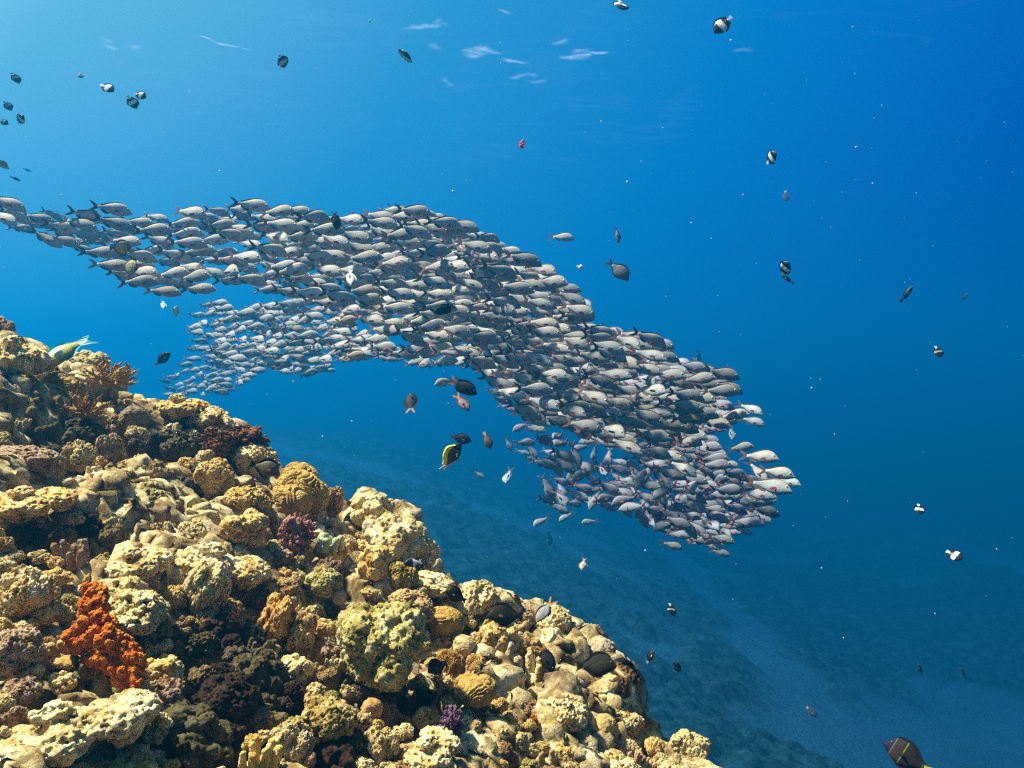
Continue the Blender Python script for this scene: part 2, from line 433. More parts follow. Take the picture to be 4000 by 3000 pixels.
tag(link('haze', me), 'clear blue sea water that thickens with distance', 'water', kind='stuff')

# ------------------------------------------------------------------ coral colonies
def fuse(name, blobs, voxel, disp=None, sub=2):
    """one continuous surface grown over overlapping blobs (centre, radius or radii)"""
    bm = bmesh.new()
    for c, r in blobs:
        r = r if hasattr(r, '__len__') else (r, r, r)
        mt = Matrix.Translation(Vector(c)) @ Matrix.Diagonal((r[0], r[1], r[2], 1))
        bmesh.ops.create_icosphere(bm, subdivisions=sub, radius=1.0, matrix=mt)
    me = bpy.data.meshes.new(name + '_raw'); bm.to_mesh(me); bm.free()
    o = bpy.data.objects.new(name + '_raw', me); col.objects.link(o)
    rm = o.modifiers.new('r', 'REMESH'); rm.mode = 'VOXEL'; rm.voxel_size = voxel
    sm = o.modifiers.new('s', 'SMOOTH'); sm.factor = 0.5; sm.iterations = 2
    dg = bpy.context.evaluated_depsgraph_get()
    out = bpy.data.meshes.new_from_object(o.evaluated_get(dg))
    bpy.data.objects.remove(o); bpy.data.meshes.remove(me)
    out.name = name
    if disp is not None:
        for fn in (disp if isinstance(disp, (list, tuple)) else [disp]):
            co = get_co(out); no = get_no(out)
            out.vertices.foreach_set('co', np.ascontiguousarray(co + no * fn(co)[:, None], np.float32).ravel()); out.update()
    out.shade_smooth()
    return out

def pits(f, a, s):
    def fn(p):
        d1, d2 = worley(p * f, s)
        return -a * np.clip(1 - d1 / 0.42, 0, 1) ** 0.7
    return fn
def lumps(f, a, s):
    return lambda p: a * (domes(p * f, s) - 0.55)
def rough(f, a, s, o=4):
    return lambda p: a * fbm(p * f, s, o, 0.6)
def maze(f, k, a, s):
    def fn(p):
        n = fbm(p * f, s, 2, 0.35) * k
        return a * (1 - np.abs((n - np.floor(n)) * 2 - 1) ** 1.5)
    return fn

RG = random.Random(31)
def P_lobed(seed, n=16, flat=0.75, rr=(0.13, 0.24)):
    g = random.Random(seed); b = [((0, 0, -0.02), (0.36, 0.34, 0.26 * flat))]
    for k in range(n):
        a = g.uniform(0, 6.283); q = math.sqrt(g.uniform(0.02, 1)); r = g.uniform(*rr)
        zc = 0.26 * flat * math.sqrt(max(0, 1 - q * q)) + g.uniform(-.06, .08)
        b.append(((0.36 * q * math.cos(a), 0.36 * q * math.sin(a), zc), (r, r, r * g.uniform(.75, 1.1))))
    return b
def P_rock(seed, n=14):
    g = random.Random(seed); b = [((0, 0, 0), (0.38, 0.33, 0.24))]
    for k in range(n):
        r = g.uniform(0.10, 0.22)
        b.append(((g.uniform(-.36, .36), g.uniform(-.3, .3), g.uniform(-.14, .22)), (r * g.uniform(.8, 1.5), r * g.uniform(.8, 1.3), r * g.uniform(.6, 1.0))))
    return b
def chain(p, d, L, r0, r1, n, g, wob=0.15):
    b = []; p = Vector(p); d = Vector(d).normalized()
    for k in range(n):
        t = k / (n - 1); b.append((tuple(p), r0 + (r1 - r0) * t))
        d = (d + Vector((g.uniform(-1, 1), g.uniform(-1, 1), g.uniform(-1, 1))) * wob).normalized()
        p = p + d * (L / (n - 1))
    return b, p, d
def P_finger(seed, n=9):
    g = random.Random(seed); b = [((0, 0, -.08), (0.4, 0.36, 0.14))]
    for k in range(n):
        a = g.uniform(0, 6.283); q = math.sqrt(g.uniform(0, 1)) * .36
        x, y = q * math.cos(a), q * math.sin(a)
        c, _, _ = chain((x, y, -.05), (x * .7, y * .7, 1), g.uniform(.28, .52), g.uniform(.10, .14), g.uniform(.06, .09), 6, g, .12)
        b += c
    return b
def P_branch(seed, n=26):
    g = random.Random(seed); b = [((0, 0, 0), (.22, .22, .10))]
    for k in range(n):
        a = g.uniform(0, 6.283); e = g.uniform(.1, 1.25)
        d = (math.cos(a) * math.cos(e), math.sin(a) * math.cos(e), math.sin(e))
        c, p, dd = chain((d[0] * .1, d[1] * .1, .02), d, g.uniform(.26, .42), .05, .035, 6, g, .16); b += c
        for j in range(4):
            c2, _, _ = chain(c[2 + j % 4][0], dd + Vector((g.uniform(-1, 1), g.uniform(-1, 1), g.uniform(0, 1))) * 1.0, g.uniform(.12, .2), .034, .018, 5, g, .1); b += c2
    return b
def P_bushy(seed, n=330, dims=(.42, .34, .40)):
    g = random.Random(seed); b = [((0, 0, 0), (dims[0] * .72, dims[1] * .72, dims[2] * .72))]
    for k in range(n):
        v = Vector((g.gauss(0, 1), g.gauss(0, 1), g.gauss(0, 1))).normalized()
        q = g.uniform(.70, 1.06); r = g.uniform(.020, .048)
        p = (v.x * dims[0] * q, v.y * dims[1] * q, v.z * dims[2] * q)
        b.append((p, r))
        b.append(((p[0] + v.x * r, p[1] + v.y * r, p[2] + v.z * r + .01), r * .7))
    return b

PROTO = {}
def proto(key, *a, **k): PROTO.setdefault(key, []).append(fuse(key, *a, **k))
for s in range(6):
    proto('lobed', P_lobed(100 + s, 15 + 2 * s), 0.016, [rough(3, .09, s), lumps(5, .07, 200 + s), lumps(10, .075, 210 + s), pits(8, .07, 300 + s), pits(17, .04, 310 + s), rough(20, .05, s + 9)])
for s in range(3):
    proto('knobby', P_lobed(140 + s, 34, .9, (.085, .13)), 0.016, [rough(3, .06, s + 5), lumps(10, .045, 240 + s), pits(16, .03, 340 + s), rough(26, .025, s + 9)])
for s in range(6):
    proto('rock', P_rock(120 + s), 0.016, [rough(3.5, .09, s + 40), lumps(5, .09, 400 + s), lumps(11, .07, 410 + s), pits(7, .09, 500 + s), pits(17, .04, 520 + s), rough(20, .045, s + 60)])
for s in range(2):
    proto('finger', P_finger(160 + s), 0.016, [lumps(8, .025, 600 + s), pits(24, .012, 620 + s), rough(18, .018, s)])
proto('stubs', [((0, 0, -.1), (.4, .3, .16)), ((-.2, 0, .1), (.13, .12, .3)), ((-.18, 0, .3), (.11, .10, .16)), ((.2, .05, .05), (.12, .11, .24)), ((.21, .05, .2), (.09, .09, .14)), ((.05, -.2, 0), (.14, .13, .16))], 0.016, [rough(4, .04, 66), lumps(8, .03, 67), pits(24, .01, 68), rough(20, .015, 69)])
proto('brain', [((-.28, 0, -.06), (.30, .30, .20)), ((0, 0, .02), (.34, .32, .24)), ((.24, .05, .12), (.24, .26, .22)), ((.02, -.2, -.1), (.28, .2, .2))], 0.009, [rough(2.5, .05, 3), maze(2.6, 8, .034, 4), rough(30, .006, 8)], sub=3)
proto('brain', [((0, 0, -.02), (.42, .38, .30)), ((.15, .1, .1), (.25, .25, .2))], 0.010, [rough(2.5, .07, 13), maze(2.5, 8, .032, 14), rough(30, .006, 8)], sub=3)
proto('brain', [((-.12, 0, 0), (.32, .34, .26)), ((.2, .04, -.04), (.26, .26, .22)), ((-.05, -.14, .1), (.22, .2, .18))], 0.010, [rough(2.5, .07, 23), lumps(5, .05, 44), maze(2.8, 7, .034, 24), rough(30, .006, 8)], sub=3)
for s in range(2):
    proto('branch', P_branch(170 + s), 0.011, [rough(30, .012, s)], sub=1)
for s in range(2):
    proto('bushy', P_bushy(180 + s), 0.0105, [rough(4, .10, s + 7), rough(16, .04, s), rough(40, .025, s + 3)], sub=1)
proto('ball', [((0, 0, 0), (.45, .43, .46)), ((.1, .05, -.2), (.38, .36, .3))], 0.018, [rough(2.6, .12, 70), lumps(9, .02, 72), pits(24, .014, 71), rough(20, .015, 73)], sub=3)
proto('bubble', [((random.Random(k).uniform(-.35, .35), random.Random(k + 50).uniform(-.3, .3), .12 * random.Random(k + 90).uniform(-1, 1)), .13) for k in range(22)], 0.018, [rough(14, .008, 5)], sub=3)
sp = []
gsp = random.Random(5)
for (a, b_, r0, r1) in [((-.30, 0, .48), (-.20, 0, .15), .085, .16), ((-.2, 0, .15), (-.02, -.02, -.12), .17, .20), ((-.02, -.02, -.12), (.22, 0, -.30), .20, .19), ((.22, 0, -.30), (.34, 0, -.5), .16, .10), ((-.22, -.02, .05), (-.36, -.04, -.08), .12, .09)]:
    for k in range(8):
        t = k / 7; q = Vector(a).lerp(Vector(b_), t); r = r0 + (r1 - r0) * t
        sp.append((tuple(q), (r, r * .7, r)))
        for j in range(5):
            v = Vector((gsp.gauss(0, 1), gsp.gauss(0, .7), gsp.gauss(0, 1))).normalized() * r
            sp.append((tuple(q + v), gsp.uniform(.035, .075)))
proto('sponge', sp, 0.0105, [rough(9, .05, 4), lumps(10, .04, 8), rough(20, .03, 5), rough(42, .02, 6)], sub=1)
proto('mound', P_lobed(199, 26, .95, (.10, .2)), 0.012, [rough(3, .09, 90), lumps(7, .06, 91), lumps(15, .035, 95), pits(12, .045, 92), pits(28, .02, 93), rough(26, .03, 94)])
proto('slab', [((x * .2, random.Random(x).uniform(-.08, .08), random.Random(x + 9).uniform(-.05, .07)), (.2, .26, .13 + .05 * random.Random(x + 3).random())) for x in range(-2, 3)] + P_rock(7, 6)[1:], 0.016, [rough(3.5, .07, 140), lumps(7, .06, 141), pits(9, .06, 142), pits(20, .03, 144), rough(22, .04, 143)])

KIND_MAT = {'lobed': 'pale', 'knobby': 'pale', 'rock': 'rock', 'finger': 'pale', 'stubs': 'smooth', 'brain': 'gold', 'branch': 'brown', 'bushy': 'brown', 'ball': 'smooth', 'bubble': 'green', 'sponge': 'orange', 'mound': 'olive', 'slab': 'pale'}
MESHCACHE = {}
def coral_mesh(kind, var, mat):
    key = (kind, var, mat)
    if key not in MESHCACHE:
        me = PROTO[kind][var % len(PROTO[kind])]
        if me.materials:                       # same shape, other material
            me = me.copy()
        me.materials.clear(); me.materials.append(M[mat])
        MESHCACHE[key] = me
    return MESHCACHE[key]

PLACED = []                                    # (px, py, w, noun phrase)
def coral(name, cat, kind, px, py, w, hgt, label, mat=None, var=0, tint=(1, 1, 1), rot=None, tilt=0.0, sink=0.25, face=None, group=None, depth=None, noun=None):
    """a colony as wide and high as it measures, standing on the reef where the sight line meets it"""
    p = reef_hit(px, py)
    s = w * p.y / F
    p = reef_hit(px, py, s * (sink * 0.8 - 0.02))
    s = w * p.y / F
    me = coral_mesh(kind, var, mat or KIND_MAT[kind])
    o = link(name, me)
    up = (Z * 0.62 + PN * 0.38).normalized()
    q = up.to_track_quat('Z', 'Y').to_matrix().to_4x4()
    rz = rot if rot is not None else RG.uniform(0, 360)
    bb = [me.vertices and (max(v[k] for v in BB(me)) - min(v[k] for v in BB(me))) for k in range(3)]
    hz = hgt * p.y / F
    sx_ = s / max(bb[0], bb[1]) ; sz_ = hz / bb[2]
    sz_ = max(min(sz_, 1.9 * sx_), 0.45 * sx_)
    m4 = Matrix.Rotation(R(-32 if face else 0), 4, 'X') @ Matrix.Rotation(R(tilt), 4, 'Y') @ (q if face is None else Matrix.Identity(4)) @ Matrix.Rotation(R(rz), 4, 'Z') @ Matrix.Diagonal((sx_, sx_, sz_, 1))
    o.matrix_world = Matrix.Translation(p) @ m4
    o.color = (*tint, 1)
    tag(o, label, cat, group)
    if noun: PLACED.append((px, py, w, noun))
    else: PLACED.append((px, py, w, None))
    return o
_bb = {}
def BB(me):
    if me.name not in _bb:
        c = get_co(me); _bb[me.name] = [tuple(c.min(0)), tuple(c.max(0))]
    return _bb[me.name]

L_, K_, Rk = 'lobed', 'knobby', 'rock'
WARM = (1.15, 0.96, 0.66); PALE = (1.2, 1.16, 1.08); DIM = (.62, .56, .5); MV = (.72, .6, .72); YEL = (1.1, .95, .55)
HERO = [
 # name, category, kind, px, py, w, h, label, options, noun
 ('brain_coral', 'coral', 'brain', 1165, 1925, 300, 215, 'golden brown coral with winding ridges draped over the reef crest', dict(var=0, rot=8, tilt=-24, sink=.3), 'ridged golden coral'),
 ('soft_coral', 'coral', 'bushy', 1155, 2095, 165, 190, 'dusty purple bushy soft coral hanging below the ridged golden coral', dict(mat='purple', var=0, sink=.35, tilt=12), 'purple soft coral'),
 ('sponge', 'sponge', 'sponge', 430, 2480, 350, 440, 'bright orange crumpled sponge growing down the near reef face', dict(rot=0, face=1, sink=.5), 'orange sponge'),
 ('mound_coral', 'coral', 'mound', 1490, 2560, 400, 330, 'largest olive lumpy coral mound with a deep dark hollow beneath it', dict(rot=20, sink=.30), 'olive mound'),
 ('coral_ledge', 'coral', 'slab', 330, 2850, 620, 260, 'broad pale pitted coral slab lowest under the orange sponge', dict(rot=-25, sink=.2, tilt=-14), 'lowest pale slab'),
 ('lobed_coral', 'coral', L_, 85, 2340, 230, 200, 'rounded pale coral head cut by the picture edge beside the orange sponge', dict(var=0, sink=.2, tint=PALE), 'pale edge head'),
 ('lobed_coral', 'coral', L_, 60, 2570, 220, 190, 'purplish grey coral head with a sunlit cap below the pale edge head', dict(var=1, sink=.2, tint=MV), None),
 ('rough_coral', 'coral', Rk, 530, 2385, 320, 190, 'flat cream pitted coral block touching the top of the orange sponge', dict(mat='pale', var=0, rot=10, sink=.3, tint=PALE), 'cream pitted block'),
 ('coral_ledge', 'coral', 'slab', 560, 2200, 330, 140, 'long cream coral ledge just above the cream pitted block', dict(rot=15, sink=.3, tint=PALE, tilt=-6), 'cream ledge'),
 ('lobed_coral', 'coral', L_, 800, 2330, 190, 280, 'tall cream coral knuckle standing over the largest black hollow', dict(var=2, sink=.3, tilt=16, tint=PALE), 'tall cream knuckle'),
 ('coral_ledge', 'coral', 'slab', 880, 2220, 400, 170, 'sunlit cream coral ridge running down towards the tall cream knuckle', dict(rot=-30, sink=.2, tilt=12, tint=PALE), 'sunlit cream ridge'),
 ('rough_coral', 'coral', Rk, 1070, 2440, 200, 250, 'orange tan coral buttress beside the largest black hollow', dict(var=1, sink=.2, tint=(1.2, .85, .45)), 'orange tan buttress'),
 ('rough_coral', 'coral', Rk, 1170, 2500, 150, 230, 'pale topped coral stump right against the orange tan buttress', dict(var=2, sink=.2, tint=(1.1, .9, .7)), None),
 ('knobby_coral', 'coral', K_, 1445, 2010, 190, 150, 'pale rounded coral knoll highest on the crest beyond the purple soft coral', dict(var=0, sink=.42, tint=PALE), 'pale crest knoll'),
 ('knobby_coral', 'coral', K_, 1530, 2130, 270, 210, 'cream lumpy coral cluster just below the pale crest knoll', dict(var=1, sink=.35), 'cream lumpy cluster'),
 ('knobby_coral', 'coral', K_, 1645, 2175, 150, 130, 'knuckled white coral jutting out over the drop from the cream lumpy cluster', dict(var=2, sink=.5, tint=PALE), 'white jutting coral'),
 ('knobby_coral', 'coral', K_, 1460, 2220, 150, 160, 'tan bubbly coral knobs stacked under the cream lumpy cluster', dict(var=0, rot=70, sink=.4, tint=WARM), 'tan knob stack'),
 ('bubble_coral', 'coral', 'bubble', 1282, 2125, 100, 80, 'pale green cluster of little round bubbles beside the purple soft coral', dict(sink=.5), 'green bubble coral'),
 ('dome_coral', 'coral', 'ball', 1325, 2332, 60, 62, 'small smooth tan coral ball standing alone on a stalk of rock', dict(sink=.7), 'smooth tan ball'),
 ('lobed_coral', 'coral', L_, 1600, 2385, 200, 130, 'sandy brown lobed coral directly above the olive mound', dict(var=3, mat='smooth', sink=.35, tint=WARM), 'sandy lobed coral'),
 ('brain_coral', 'coral', 'brain', 1740, 2425, 165, 115, 'smooth golden coral cushion right of the sandy lobed coral', dict(var=1, sink=.4), 'golden cushion'),
 ('rough_coral', 'coral', Rk, 1880, 2345, 220, 140, 'jagged pale coral pile on the crest between two dark surgeonfish', dict(var=3, mat='pale', sink=.3, tint=PALE), 'jagged pale pile'),
 ('lobed_coral', 'coral', L_, 2165, 2445, 170, 140, 'pointed cream coral peak on the crest under the pale damselfish', dict(var=4, sink=.3, tint=PALE, tilt=-12), 'pointed cream peak'),
 ('dome_coral', 'coral', 'ball', 2345, 2555, 140, 140, 'smooth tan dome coral standing out at the corner of the crest', dict(sink=.4), 'smooth corner dome'),
 ('rough_coral', 'coral', Rk, 2400, 2700, 210, 190, 'rusty brown shaded coral block below the smooth corner dome', dict(var=4, mat='brown', sink=.15), 'rusty brown block'),
 ('brain_coral', 'coral', 'brain', 1850, 2690, 210, 120, 'amber coral lobe with fine maze ridges right of the olive mound', dict(var=2, rot=30, sink=.45), 'amber maze lobe'),
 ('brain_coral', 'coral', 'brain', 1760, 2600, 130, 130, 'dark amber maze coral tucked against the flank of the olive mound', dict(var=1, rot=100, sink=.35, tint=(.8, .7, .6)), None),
 ('brain_coral', 'coral', 'brain', 1860, 2600, 100, 90, 'small amber maze coral sitting on top of the amber maze lobe', dict(var=2, rot=200, sink=.5), None),
 ('soft_coral', 'coral', 'bushy', 1760, 2835, 130, 150, 'deep violet crusty coral patch below the amber maze lobe', dict(mat='violet', var=1, sink=.55), 'violet coral'),
 ('finger_coral', 'coral', 'stubs', 1990, 2590, 120, 150, 'cream finger coral with two upright stubs in front of the black fish', dict(var=0, sink=.4, mat='smooth', rot=10), 'cream finger coral'),
 ('lobed_coral', 'coral', L_, 2200, 2810, 200, 150, 'sunny cream lobed coral halfway down the right hand face', dict(var=5, sink=.3, tint=PALE), 'sunny lobed coral'),
 ('dome_coral', 'coral', 'ball', 2355, 2860, 130, 150, 'yellowish blunt coral dome below the rusty brown block', dict(sink=.3, tint=YEL), 'yellow blunt dome'),
 ('lobed_coral', 'coral', L_, 2690, 2950, 170, 150, 'lone yellowish cone coral lowest on the outer edge of the reef', dict(var=1, mat='smooth', sink=.3, tint=(1.25, 1.2, .9), tilt=6), 'lone cone coral'),
 ('coral_ledge', 'coral', 'slab', 1700, 2930, 330, 140, 'row of cream coral knuckles under the violet coral', dict(rot=10, sink=.3, tint=PALE), 'cream knuckle row'),
 ('dome_coral', 'coral', 'ball', 1452, 2770, 90, 90, 'round orange tan coral ball in the hollow beneath the olive mound', dict(sink=.45, tint=(1.15, .8, .45)), 'orange tan ball'),
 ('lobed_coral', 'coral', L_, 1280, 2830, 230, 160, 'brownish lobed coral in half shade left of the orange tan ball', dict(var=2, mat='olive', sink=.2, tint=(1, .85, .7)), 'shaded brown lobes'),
 ('coral_ledge', 'coral', 'slab', 730, 1590, 250, 100, 'tan flat coral slab on the crest with a smooth round hollow under it', dict(rot=5, sink=.35, tint=WARM), 'tan crest slab'),
 ('rough_coral', 'coral', Rk, 840, 1650, 190, 120, 'blocky cream coral on the crest just right of the tan crest slab', dict(var=5, mat='pale', sink=.35, tint=PALE), 'blocky crest coral'),
 ('soft_coral', 'coral', 'bushy', 960, 1715, 190, 120, 'rust brown frilly coral bush behind the blocky crest coral', dict(var=0, sink=.4, mat='brown', tint=(1.3, 1, .8)), 'rust frilly bush'),
 ('soft_coral', 'coral', 'bushy', 850, 1730, 160, 120, 'dark brown frilly coral bush in the shade of the blocky crest coral', dict(var=1, sink=.3, mat='brown', tint=(1.3, 1, .8)), None),
 ('mound_coral', 'coral', 'mound', 835, 1885, 160, 150, 'round pitted coral boulder with a shaded underside below the frilly bushes', dict(rot=80, sink=.35, mat='pale', tint=WARM), 'round pitted boulder'),
 ('branching_coral', 'coral', 'branch', 430, 1495, 240, 110, 'golden twiggy branching coral on the crest behind the parrotfish', dict(var=0, mat='gold', sink=.45), 'golden twiggy coral'),
 ('branching_coral', 'coral', 'branch', 340, 1620, 190, 110, 'yellow brown twiggy coral in the dark gully under the golden twiggy coral', dict(var=1, mat='gold', sink=.3, tint=(.85, .75, .6)), None),
 ('brain_coral', 'coral', 'brain', 245, 1510, 170, 110, 'smooth mustard coral cushion under the tail of the parrotfish', dict(var=1, rot=40, sink=.35), 'mustard cushion'),
 ('coral_ledge', 'coral', 'slab', 80, 1400, 310, 170, 'bright cream coral slab highest on the near crest by the picture edge', dict(rot=20, sink=.5, tint=PALE, tilt=10), 'highest cream slab'),
 ('lobed_coral', 'coral', L_, 10, 1290, 90, 80, 'mauve grey coral tip poking up behind the highest cream slab', dict(var=3, sink=.4, tint=MV), None),
 ('knobby_coral', 'coral', K_, 350, 1420, 150, 90, 'pale lumpy coral outcrop behind the belly of the parrotfish', dict(var=1, sink=.4), 'pale lumpy outcrop'),
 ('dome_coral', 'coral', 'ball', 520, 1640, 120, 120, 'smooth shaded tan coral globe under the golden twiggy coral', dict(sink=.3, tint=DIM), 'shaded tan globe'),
 ('coral_ledge', 'coral', 'slab', 150, 1960, 380, 130, 'cream coral ledge over a long black gully at the picture edge', dict(rot=8, sink=.25, tint=WARM, tilt=-4), 'ledge over the black gully'),
 ('lobed_coral', 'coral', L_, 90, 1800, 240, 110, 'mauve rounded coral boulder above the ledge over the black gully', dict(var=4, sink=.2, tint=MV), 'mauve boulder'),
 ('lobed_coral', 'coral', L_, 430, 1940, 170, 140, 'cream capped coral stump right of the ledge over the black gully', dict(var=5, sink=.3, tint=PALE), 'cream capped stump'),
 ('rough_coral', 'coral', Rk, 600, 1960, 170, 120, 'dull olive coral rubble lump right of the cream capped stump', dict(var=0, mat='olive', sink=.2), None),
 ('rough_coral', 'coral', Rk, 940, 2080, 260, 170, 'broad tan coral boulder left of the purple soft coral', dict(var=1, mat='pale', sink=.25, tint=WARM), 'broad tan boulder'),
 ('lobed_coral', 'coral', L_, 960, 1965, 190, 120, 'yellowish coral lump below the dark upright fish', dict(var=0, sink=.3, tint=YEL), 'yellowish lump'),
 ('lobed_coral', 'coral', L_, 1300, 1980, 90, 150, 'mottled brown coral knob on the crest right of the ridged golden coral', dict(var=1, sink=.4, tint=(.8, .65, .6)), 'mottled crest knob'),
 ('knobby_coral', 'coral', K_, 1690, 2290, 190, 90, 'low pale coral shelf on the crest above the golden cushion', dict(var=2, sink=.35, tint=PALE), 'low pale shelf'),
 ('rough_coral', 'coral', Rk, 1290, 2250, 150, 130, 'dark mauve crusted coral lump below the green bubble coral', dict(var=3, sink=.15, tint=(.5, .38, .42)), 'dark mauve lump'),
 ('coral_ledge', 'coral', 'slab', 1400, 2400, 190, 100, 'mauve and white coral bench left of the sandy lobed coral', dict(rot=4, sink=.3, tint=(.95, .85, .95)), 'mauve bench'),
 ('mound_coral', 'coral', 'mound', 1270, 2290, 160, 120, 'greenish coral hummock above the smooth tan ball', dict(rot=140, sink=.3), 'greenish hummock'),
 ('mound_coral', 'coral', 'mound', 1560, 2275, 140, 130, 'mustard spotted coral hummock above the sandy lobed coral', dict(rot=220, sink=.3, tint=YEL), 'mustard hummock'),
 ('dome_coral', 'coral', 'ball', 1565, 2345, 60, 90, 'pale greenish upright coral plate behind the sandy lobed coral', dict(sink=.4, tint=(.95, 1.05, .85)), None),
 ('dome_coral', 'coral', 'ball', 1815, 2525, 110, 90, 'pale beige rounded coral above the small amber maze coral', dict(sink=.4, tint=(1.1, 1.05, .85), rot=30), 'pale beige round coral'),
 ('finger_coral', 'coral', 'finger', 2110, 2640, 150, 140, 'white tipped finger coral right of the black fish', dict(var=1, sink=.3, tint=PALE), 'white tipped finger coral'),
 ('encrusting_sponge', 'sponge', 'bushy', 2085, 2815, 36, 46, 'tiny orange sponge tuft beside the sunny lobed coral', dict(var=0, mat='orange', sink=.9), None),
 ('encrusting_sponge', 'sponge', 'bushy', 1900, 2810, 40, 40, 'tiny orange red sponge tuft right of the violet coral', dict(var=1, mat='orange', sink=.9, tint=(.8, .6, .6)), None),
]
for (nm, ct, kd, px, py, w, hh, lab, opt, noun) in HERO:
    coral(nm, ct, kd, px, py, w, hh, lab, noun=noun, **opt)

# smaller colonies that cover the rest of the slope
HEROES = [p for p in PLACED if p[3]]
ADJ = [('pale', PALE, 'pale'), ('cream', (1.05, 1, .88), 'pale'), ('tan', WARM, 'pale'), ('mauve tinged', (.85, .72, .82), 'rock'), ('brownish', (.75, .6, .45), 'rock'), ('olive', (1, 1, .9), 'olive'), ('yellowish', YEL, 'pale')]
KINDS_ = [('lobed', 'lobed coral'), ('rock', 'rough coral lump'), ('knobby', 'knobby coral'), ('slab', 'ragged coral ledge'), ('finger', 'stubby finger coral')]
used_labels = set(h[7] for h in HERO)
def crest_y(px):
    o = OUTLINE
    for a, b in zip(o[:-1], o[1:]):
        if a[0] <= px <= b[0]: return a[1] + (b[1] - a[1]) * (px - a[0]) / (b[0] - a[0] + 1e-6)
    return 3000
g = random.Random(77)
cnt = 0
for tr in range(9000):
    px = g.uniform(-30, 2800); py = g.uniform(1280, 3060)
    if py < crest_y(px) + 25: continue
    big = g.random()
    w = (g.uniform(120, 190) if big < .40 else g.uniform(55, 110)) * (1.0 + 0.45 * max(0, (py - 2200) / 800) * (px < 900))
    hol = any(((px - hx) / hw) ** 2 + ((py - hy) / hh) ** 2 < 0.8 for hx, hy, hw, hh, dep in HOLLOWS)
    ok = True
    for (qx, qy, qw, nn) in PLACED:
        if math.hypot(px - qx, (py - qy) * 1.25) < 0.31 * (w + qw): ok = False; break
    if not ok: continue
    kd, kn = g.choices(KINDS_, [5, 4, 4, 1.6, 1])[0]
    adj, tint, mt = g.choices(ADJ, [4, 4, 3, 2, 2, 1.5, 2])[0]
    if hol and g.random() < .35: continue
    if hol: adj, tint, mt, w = 'shade-tinted brown', g.choice([(.26, .24, .24), (.34, .30, .24), (.20, .19, .18)]), g.choice(['brown', 'rock', 'olive']), w * 1.4  # brown growth in hollows, tinted darker to put shade into its colour
    hs = sorted(HEROES, key=lambda q: math.hypot(px - q[0], py - q[1]))
    size = 'broad' if w > 150 else 'middling' if w > 100 else 'small'
    lab = None
    for hq in hs[:5]:
        dx, dy = px - hq[0], py - hq[1]
        rel = ('right of' if dx > 0 else 'left of') if abs(dx) > abs(dy) * 1.3 else ('below' if dy > 0 else 'above') if abs(dy) > abs(dx) * 1.3 else ('below right of' if dx > 0 else 'below left of') if dy > 0 else ('above right of' if dx > 0 else 'above left of')
        cand = f'{size} {adj} {kn} {rel} the {hq[3]}'
        if cand not in used_labels and len(cand.split()) <= 16: lab = cand; break
    if lab is None: continue
    used_labels.add(lab)
    v = g.uniform(.82, 1.15)
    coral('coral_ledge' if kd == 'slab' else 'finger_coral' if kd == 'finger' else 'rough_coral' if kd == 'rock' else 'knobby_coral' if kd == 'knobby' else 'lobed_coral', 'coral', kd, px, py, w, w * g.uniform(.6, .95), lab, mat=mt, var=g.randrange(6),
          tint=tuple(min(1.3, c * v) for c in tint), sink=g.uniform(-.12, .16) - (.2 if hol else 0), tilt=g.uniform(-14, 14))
    cnt += 1
    if cnt >= 300: break
print('corals', len(PLACED))

# ------------------------------------------------------------------ fish
def interp(xs, pts):
    p = np.array(pts); return np.interp(xs, p[:, 0], p[:, 1])

def smooth_interp(xs, pts):
    """monotone-ish smooth curve through (s, value) points"""
    p = np.array(pts, float); x, y = p[:, 0], p[:, 1]
    m = np.gradient(y, x); i = np.clip(np.searchsorted(x, xs, side='right') - 1, 0, len(x) - 2)
    h = x[i + 1] - x[i]; t = (xs - x[i]) / h
    return ((2 * t ** 3 - 3 * t ** 2 + 1) * y[i] + (t ** 3 - 2 * t ** 2 + t) * h * m[i] + (-2 * t ** 3 + 3 * t ** 2) * y[i + 1] + (t ** 3 - t ** 2) * h * m[i + 1])

def bend_fn(k):
    return lambda x: k * (np.minimum(x - 0.12, 0.0)) ** 2 + 0.25 * k * np.maximum(x - 0.2, 0) ** 2

def body_mesh(name, spec, bend=0.0, nr=26, ns=18):
    s = np.concatenate([[0.0, .012], np.linspace(.035, 1, nr - 2)])
    x0, x1 = 0.5, spec.get('tail_x', -0.30)
    x = x0 + (x1 - x0) * s
    top = smooth_interp(s, spec['top']); bot = smooth_interp(s, spec['bot']); wid = np.maximum(smooth_interp(s, spec['wid']), .004)
    cz = (top + bot) / 2; hz = np.maximum((top - bot) / 2, .004)
    th = np.linspace(0, 2 * np.pi, ns, endpoint=False)
    c, sn = np.cos(th), np.sin(th)
    yy = np.sign(c) * np.abs(c) ** 0.92; 
    B = bend_fn(bend)
    V = np.stack([np.repeat(x[:, None], ns, 1), wid[:, None] * yy[None] + B(x)[:, None], cz[:, None] + hz[:, None] * sn[None]], -1).reshape(-1, 3)
    f = []
    for i in range(nr - 1 + (len(s) - nr)):
        for j in range(ns):
            f.append((i * ns + j, i * ns + (j + 1) % ns, (i + 1) * ns + (j + 1) % ns, (i + 1) * ns + j))
    n = len(s)
    V = np.vstack([V, [[x[0] + .004, B(x[0]), cz[0]], [x[-1], B(x[-1]), cz[-1]]]])
    f = [tuple(q) for q in f]
    for j in range(ns):
        f.append((n * ns, (j + 1) % ns, j)); f.append((n * ns + 1, (n - 1) * ns + j, (n - 1) * ns + (j + 1) % ns))
    me = bpy.data.meshes.new(name)
    me.from_pydata([tuple(map(float, v)) for v in V], [], f); me.update(); me.shade_smooth()
    return me

